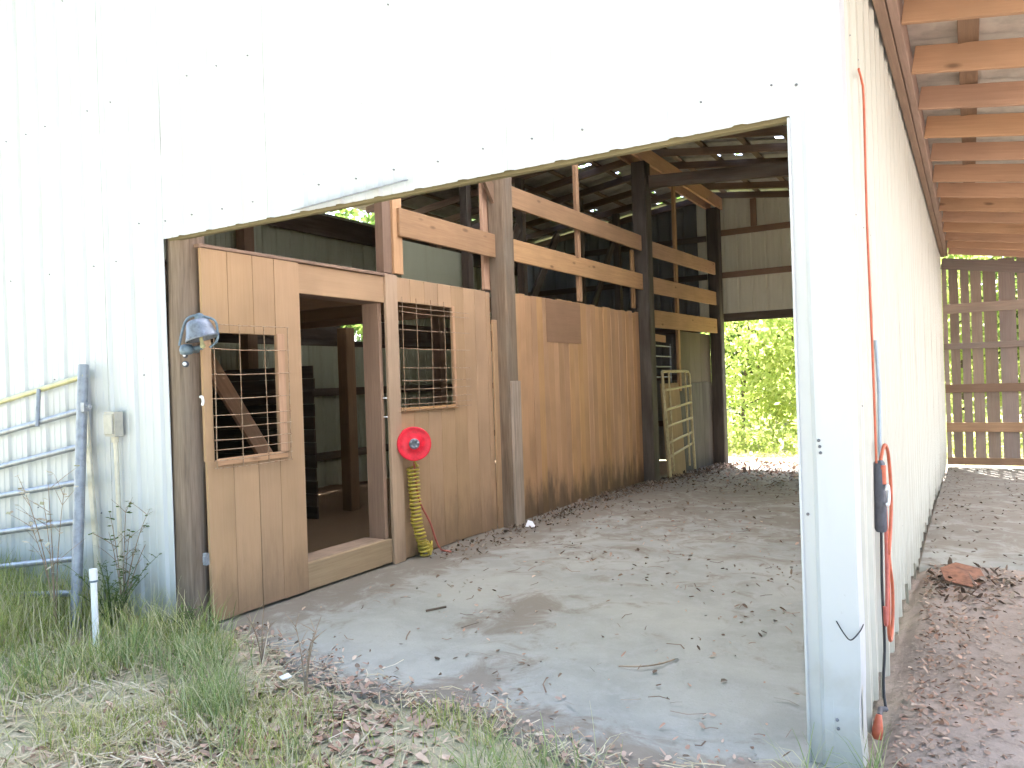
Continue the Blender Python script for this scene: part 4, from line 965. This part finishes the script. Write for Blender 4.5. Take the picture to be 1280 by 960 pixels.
# fallen leaves
def leaves(name, P, size, mat, seed, curl=0.35):
    r = np.random.default_rng(seed); n = len(P); az = r.uniform(0, 2*np.pi, n); s = size*r.uniform(0.5, 1.5, n); asp = r.uniform(0.4, 0.75, n)
    u = np.stack([np.cos(az), np.sin(az), r.normal(0, curl, n)], 1); v = np.stack([-np.sin(az), np.cos(az), r.normal(0, curl, n)], 1); up_ = np.array([0, 0, 1.0])
    c1 = r.uniform(-0.1, 0.5, n); V = []
    for (a, b_, h_) in ((-1, 0, 0.1), (-0.45, -0.85, 1), (-0.45, 0.85, 1), (0.0, 0, 0), (0.45, -0.7, 1), (0.45, 0.7, 1), (1.05, 0, 0.5)):
        V.append(P+u*(s*a)[:, None]+v*(s*asp*b_)[:, None]+up_*(s*h_*c1)[:, None])
    V = np.stack(V, 1); lo = V[:, :, 2].min(1); V[:, :, 2] += (P[:, 2]+0.003-lo)[:, None]
    base = (np.arange(n)*7)[:, None, None]; q = np.array([[0, 1, 3, 3], [0, 3, 2, 2], [1, 4, 6, 3], [3, 6, 5, 2]])
    tri = np.array([[0, 1, 3], [0, 3, 2], [1, 4, 3], [4, 6, 3], [3, 6, 5], [3, 5, 2]])
    return tag(np_mesh(name, V.reshape(-1, 3), (base+tri[None]).reshape(-1, 3), mat), kind='stuff')
def on_slab(n, x0, x1, y0, y1, fn, seed):
    r = np.random.default_rng(seed); x = r.uniform(x0, x1, n*5); y = r.uniform(y0, y1, n*5); k = r.random(n*5) < fn(x, y); x, y = x[k][:n], y[k][:n]
    return np.stack([x, y, gz(x, y)+0.004], 1)
leaves('leaf_litter', scatter(1500, -3.9, -1.6, 1.5, 3.1, lambda x, y: np.where(outside(x, y), np.clip(1.2-np.hypot(x+2.75, (y-2.55)*0.9)/0.75, 0.03, 1), 0), 7), 0.022, M['litter'], 17)
leaves('leaf_litter', scatter(500, -7, -3.0, 1.0, 3.2, lambda x, y: np.where(outside(x, y), 0.5, 0), 8), 0.024, M['litter'], 18)
def d_aisle(x, y): return np.clip(0.015+0.9*np.clip((y-8)/6, 0, 1)**1.5+0.9*np.clip((-3.85-x)/0.5, 0, 1)*(y > 5.6)+0.35*(vnoise(x, y, 1.4) > 0.62), 0, 1)
leaves('leaf_litter', on_slab(2200, -4.35, -0.7, 3.2, 16.5, d_aisle, 9), 0.017, M['litterdark'], 19)
leaves('leaf_litter', on_slab(260, -4.2, -0.7, 3.1, 9.0, lambda x, y: 0.25+0.6*(vnoise(x, y, 1.1) > 0.6), 10), 0.014, M['litter'], 20)
flat_strips('twig_litter', on_slab(260, -4.3, -0.7, 3.2, 12.0, lambda x, y: np.full_like(x, 0.5), 21), 0.12, 0.003, M['litterdark'], 22, 0.02)
leaves('leaf_litter', on_slab(1500, -0.38, 5.0, 7.2, 16.3, lambda x, y: np.clip(0.25+0.8*np.clip((0.1-x)/0.5, 0, 1)+0.3*(vnoise(x, y, 1.7) > 0.6), 0, 1), 23), 0.015, M['litterdark'], 24)
r_ = np.random.default_rng(31); xs_ = -0.33+np.abs(r_.normal(0, 0.32, 1500)); ys_ = r_.uniform(3.4, 7.2, 1500)
leaves('leaf_litter', np.stack([xs_, ys_, ground_z(xs_, ys_)], 1), 0.013, M['litter'], 25)
xs_ = r_.uniform(-0.2, 2.2, 260); ys_ = r_.uniform(3.2, 7.2, 260)
leaves('leaf_litter', np.stack([xs_, ys_, ground_z(xs_, ys_)], 1), 0.012, M['litter'], 26)

xs_ = -4.42+np.abs(r_.normal(0, 0.2, 2600)); ys_ = r_.uniform(5.7, 15.6, 2600); k_ = (xs_ > -4.44) & (r_.random(2600) < np.clip((ys_-4.5)/5, 0.15, 1)); xs_, ys_ = xs_[k_], ys_[k_]
leaves('leaf_litter', np.stack([xs_, ys_, gz(xs_, ys_)+0.002+0.03*np.exp(-(xs_+4.45)/0.12)], 1), 0.017, M['litterdark'], 27, 0.5)
xs_ = -0.05+r_.normal(0, 0.22, 260); ys_ = 6.45+r_.normal(0, 0.35, 260); k_ = xs_ > -0.36; xs_, ys_ = xs_[k_], ys_[k_]
leaves('leaf_litter', np.stack([xs_, ys_, ground_z(xs_, ys_)+0.003], 1), 0.022, M['litterdark'], 29, 0.5)
xs_ = r_.uniform(-4.3, -0.8, 800); ys_ = r_.uniform(10.5, 16.1, 800)
leaves('leaf_litter', np.stack([xs_, ys_, gz(xs_, ys_)+0.004], 1), 0.022, M['litterdark'], 30, 0.25)
xs_ = r_.uniform(-4.3, -0.8, 1100); ys_ = 16.2-np.abs(r_.normal(0, 1.3, 1100))
leaves('leaf_litter', np.stack([xs_, ys_, gz(xs_, ys_)+0.004], 1), 0.035, M['litter'], 28, 0.5)

xs_ = r_.uniform(-4.3, -0.8, 900); ys_ = slab_front(xs_)+np.abs(r_.normal(0, 0.16, 900))-0.05
leaves('leaf_litter', np.stack([xs_, ys_, gz(xs_, ys_)+0.006], 1), 0.014, M['litter'], 32, 0.4)
xs_ = r_.uniform(-4.2, -0.8, 420); ys_ = slab_front(xs_)+r_.normal(0.02, 0.1, 420)
flat_strips('dry_straw', np.stack([xs_, ys_, gz(xs_, ys_)+0.006], 1), 0.14, 0.0018, M['straw'], 33, 0.15)

# a few larger pieces one can pick out
def loose(name, label, cat, pts, mat, th=0.004):
    b = MB(); n = len(pts); V = [Vector(p) for p in pts]; c = sum(V, Vector())/n
    b.add(V+[p-Vector((0, 0, th)) for p in V]+[c+Vector((0, 0, 0.012))], [(i, (i+1) % n, 2*n) for i in range(n)]+[tuple(range(2*n-1, n-1, -1))]+[(i, n+i, n+(i+1) % n, (i+1) % n) for i in range(n)])
    o = b.build(name, mat); return tag(o, label, cat, kind='thing')
loose('rusty_sheet', 'rust brown scrap of sheet metal on the dirt beside the side wall', 'scrap metal', [(-0.20, 6.45, 0.05), (-0.02, 6.38, 0.03), (0.06, 6.58, 0.04), (0.02, 6.82, 0.075), (-0.14, 6.85, 0.10), (-0.24, 6.66, 0.09)], M['rust'])
loose('paper_scrap', 'white scrap at the foot of the squared aisle post', 'scrap', [(-4.27, 7.38, 0.012), (-4.15, 7.36, 0.012), (-4.17, 7.42, 0.02), (-4.22, 7.45, 0.06), (-4.27, 7.44, 0.07)], M['paper'])
loose('paper_scrap', 'small white scrap on the concrete next to the dry weed', 'scrap', [(-3.35, 3.0, 0.012), (-3.30, 2.98, 0.012), (-3.28, 3.03, 0.016), (-3.33, 3.05, 0.02)], M['paper'])
def stick(label, pts, r, mat='dry'):
    o = MB().tube(smoothcurve(pts, 4), r, 6).build('stick', M[mat]); tag(o, label, 'stick', kind='thing')
stick('curved thin brown stick on the pale concrete near the front pier', [(-1.72, 3.95, 0.012), (-1.60, 3.98, 0.02), (-1.52, 4.06, 0.02), (-1.48, 4.18, 0.012)], 0.0045)
stick('short brown stick on the concrete in front of the doorway', [(-3.35, 4.35, 0.012), (-3.27, 4.48, 0.016)], 0.008, 'bark')

def weed(name, label, base, h, n, mat, seed, leaf=None, spread=0.5, nl=0, ls_=0.02):
    rr = random.Random(seed); t = thing(name, label, 'weed', base); st = MB(); tips = []
    base = Vector(base)
    for k in range(n):
        a = rr.uniform(0, 6.28); hh = h*rr.uniform(0.6, 1.05); d = Vector((math.cos(a), math.sin(a), 0))*spread*hh*rr.uniform(0.1, 0.8)
        P = [base, base+d*0.25+Vector((0, 0, hh*0.45)), base+d*0.65+Vector((0, 0, hh*0.8)), base+d+Vector((0, 0, hh))]
        P = smoothcurve(P, 3); st.tube(P, [0.0045*(1-0.7*i/(len(P)-1)) for i in range(len(P))], 5); tips += P[3:]
        for j in range(4):
            i = rr.randrange(3, len(P)-1); a2 = rr.uniform(0, 6.28); q = P[i]+Vector((math.cos(a2), math.sin(a2), 0.8))*hh*rr.uniform(0.08, 0.2)
            st.tube([P[i], (P[i]+q)/2+Vector((0, 0, 0.004)), q], [0.0022, 0.0018, 0.001], 4); tips += [q, (P[i]+q)/2]
    st.build('stem', mat, t)
    if leaf:
        V, F = [], []
        for k in range(nl):
            p = rr.choice(tips); a = rr.uniform(0, 6.28); u = Vector((math.cos(a), math.sin(a), rr.uniform(-.3, .5)))*ls_*rr.uniform(.6, 1.4); w = Vector((-math.sin(a), math.cos(a), rr.uniform(-.4, .4)))*ls_*0.35
            i = len(V); V += [p, p+u*0.5+w, p+u, p+u*0.5-w]; F.append((i, i+1, i+2, i+3))
        MB().add(V, F).build('foliage', leaf, t, base)
    return t
weed('dry_weed', 'bare brown dry weed standing at the edge of the concrete', (-3.02, 2.88, 0.0), 0.42, 4, M['dry'], 1, None, 0.35)
weed('dry_weed', 'thin leaning dry stalks at the grass edge in front of the plank wall', (-3.62, 3.12, 0.0), 0.34, 3, M['dry'], 2, None, 1.0)
weed('dry_weed', 'pale dry weed with withered leaves tangled in the gate rails', (-5.42, 2.92, 0.0), 1.15, 5, M['dry'], 3, M['straw'], 0.25, 60, 0.05)
weed('tall_weed', 'spindly green weed growing against the white wall beside the conduit', (-5.12, 3.22, 0.0), 0.80, 7, M['dry'], 4, M['weedleaf'], 0.5, 130, 0.035)
weed('tall_weed', 'bushy fine leaved weed between the white pipe and the wall', (-4.98, 3.05, 0.0), 0.52, 14, M['weedleaf'], 5, M['weedleaf'], 0.8, 420, 0.022)
weed('tall_weed', 'low green weed at the foot of the front pole', (-4.42, 3.22, 0.0), 0.20, 8, M['weedleaf'], 6, M['weedleaf'], 1.0, 120, 0.022)

# ================================================================== TREES BEYOND
def tree(label, x, y, h, crown_r, crown_z, n, mat, seed, trunk_r=0.12, leaf=0.10, name='tree', flat=1.0):
    rr = np.random.default_rng(seed); z0 = float(gz(x, y)); t = thing(name, label, 'tree', (x, y, z0), 'trees beyond the barn')
    tr = MB(); top = Vector((x+rr.normal(0, .2), y+rr.normal(0, .2), z0+h*0.8)); base = Vector((x, y, z0-0.1))
    P = smoothcurve([base, base.lerp(top, .35)+Vector((rr.normal(0, .08), rr.normal(0, .08), 0)), base.lerp(top, .7)+Vector((rr.normal(0, .12), rr.normal(0, .12), 0)), top], 4)
    tr.tube(P, [trunk_r*(1.15-0.95*i/(len(P)-1)) for i in range(len(P))], 8)
    cc = []
    for k in range(9):
        i = int(rr.integers(3, len(P)-1)); a = rr.uniform(0, 6.28); L = crown_r*rr.uniform(.5, .95); q = P[i]+Vector((math.cos(a)*L, math.sin(a)*L, L*rr.uniform(0.1, .6)))
        mid = P[i].lerp(q, .5)+Vector((0, 0, .08*L)); tr.tube([P[i], mid, q], [trunk_r*.35, trunk_r*.22, trunk_r*.06], 5); cc += [q, mid]
    tr.build('trunk', M['bark'], t, base)
    nc = max(12, n//40); a = rr.normal(0, 1, (nc, 3)); a /= np.linalg.norm(a, axis=1)[:, None]; a *= (rr.random(nc)**0.45)[:, None]
    C = np.array([x, y, z0+crown_z])+a*np.array([crown_r, crown_r, (h-crown_z)*flat]); C = np.concatenate([C, np.array([tuple(p) for p in cc])])
    ci = rr.integers(0, len(C), n); P_ = C[ci]+rr.normal(0, crown_r*0.13, (n, 3)); P_[:, 2] = np.maximum(P_[:, 2], z0+0.15)
    u = rr.normal(0, 1, (n, 3)); u /= np.linalg.norm(u, axis=1)[:, None]; w = np.cross(u, rr.normal(0, 1, (n, 3))); w /= np.linalg.norm(w, axis=1)[:, None]; s = leaf*rr.uniform(.6, 1.4, n)
    V = np.stack([P_-u*s[:, None], P_+w*(s*.5)[:, None], P_+u*s[:, None], P_-w*(s*.5)[:, None]], 1).reshape(-1, 3)
    o = np_mesh('crown', V, np.arange(4*n).reshape(-1, 4), mat, parent=t); 
    me = o.data; co = np.empty(len(me.vertices)*3, np.float32); me.vertices.foreach_get('co', co); co = co.reshape(-1, 3)-np.array(wl(t), np.float32); me.vertices.foreach_set('co', co.ravel())
    return t
T = [('young yellow green tree straight behind the rear opening', -5.2, 20.6, 5.2, 1.7, 2.4, 3600, 'leaf2', 0.05, .09),
     ('leafy sapling at the right side of the rear opening', -3.9, 21.6, 4.6, 1.5, 2.2, 3000, 'leaf2', 0.05, .10),
     ('broad green tree further back behind the rear opening', -7.0, 29.5, 8.5, 3.0, 4.2, 7000, 'leaf', 0.16, .15),
     ('tall green tree standing behind the rear opening saplings', -3.2, 32.0, 9.5, 3.0, 4.8, 7000, 'leaf', 0.18, .15),
     ('green tree behind the slatted wall near the barn corner', -0.2, 23.5, 6.0, 2.0, 3.0, 5000, 'leaf2', 0.08, .11),
     ('green tree behind the middle of the slatted wall', 2.6, 23.0, 7.0, 2.4, 3.4, 5000, 'leaf', 0.1, .13),
     ('bushy tree behind the far end of the slatted wall', 6.0, 24.5, 7.0, 2.8, 3.2, 5000, 'leaf', 0.1, .13),
     ('green tree outside the left wall seen over the stall siding', -12.5, 12.4, 6.5, 2.6, 3.0, 5000, 'leaf', 0.12, .12),
     ('dark leafy tree beyond the left rear corner of the barn', -12.8, 17.5, 7.5, 2.8, 3.6, 5000, 'leaf', 0.12, .12)]
T += [('large unseen tree added in the yard to shade the barn front', -9.0, -3.5, 11.5, 5.0, 7.5, 9000, 'leaf', 0.28, .2),  # unseen trees added to hold back sky light from the front wall
      ('large unseen tree added at the yard edge to shade the lean-to side', 4.5, -4.0, 11.0, 4.5, 7.5, 8000, 'leaf', 0.26, .2),
      ('large unseen tree added in mid yard to shade the barn front', -2.5, -6.0, 12.0, 5.0, 8.0, 9000, 'leaf', 0.28, .2)]
for i, a in enumerate(T): tree(a[0], a[1], a[2], a[3], a[4], a[5], a[6], M[a[7]], 50+i, a[8], a[9])
# undergrowth and the far wood
r_ = np.random.default_rng(77)
def leafmass(name, C, n, spread, leaf, mat):
    ci = r_.integers(0, len(C), n); P = C[ci]+r_.normal(0, 1, (n, 3))*np.array(spread); P[:, 2] = np.maximum(P[:, 2], -0.15)
    u = r_.normal(0, 1, (n, 3)); u /= np.linalg.norm(u, axis=1)[:, None]; w = np.cross(u, r_.normal(0, 1, (n, 3))); w /= np.linalg.norm(w, axis=1)[:, None]; s = leaf*r_.uniform(.6, 1.4, n)
    V = np.stack([P-u*s[:, None], P+w*(s*.5)[:, None], P+u*s[:, None], P-w*(s*.5)[:, None]], 1).reshape(-1, 3)
    return tag(np_mesh(name, V, np.arange(4*n).reshape(-1, 4), mat), kind='stuff')
C = np.stack([r_.uniform(-10, 8, 160), r_.uniform(19.8, 24, 160), r_.uniform(0.0, 1.3, 160)], 1)
C = np.concatenate([C, np.stack([r_.uniform(-10, 8, 130), r_.uniform(17.6, 20.5, 130), r_.uniform(-0.1, 0.25, 130)], 1)])
leafmass('undergrowth', C, 20000, (.35, .35, .22), 0.07, M['leaf2'])
C = np.stack([r_.uniform(-38, 22, 260), r_.uniform(40, 50, 260), r_.uniform(0.3, 14, 260)], 1)
leafmass('distant_woods', C, 30000, (1.4, 1.4, 1.2), 0.28, M['leaf'])
xg = r_.uniform(-9, 7, 9000); yg = r_.uniform(16.9, 24, 9000)
blades('grass', np.stack([xg, yg, gz(xg, yg)-0.03], 1), 0.16, 0.8, 0.006, M['grass'], 15)
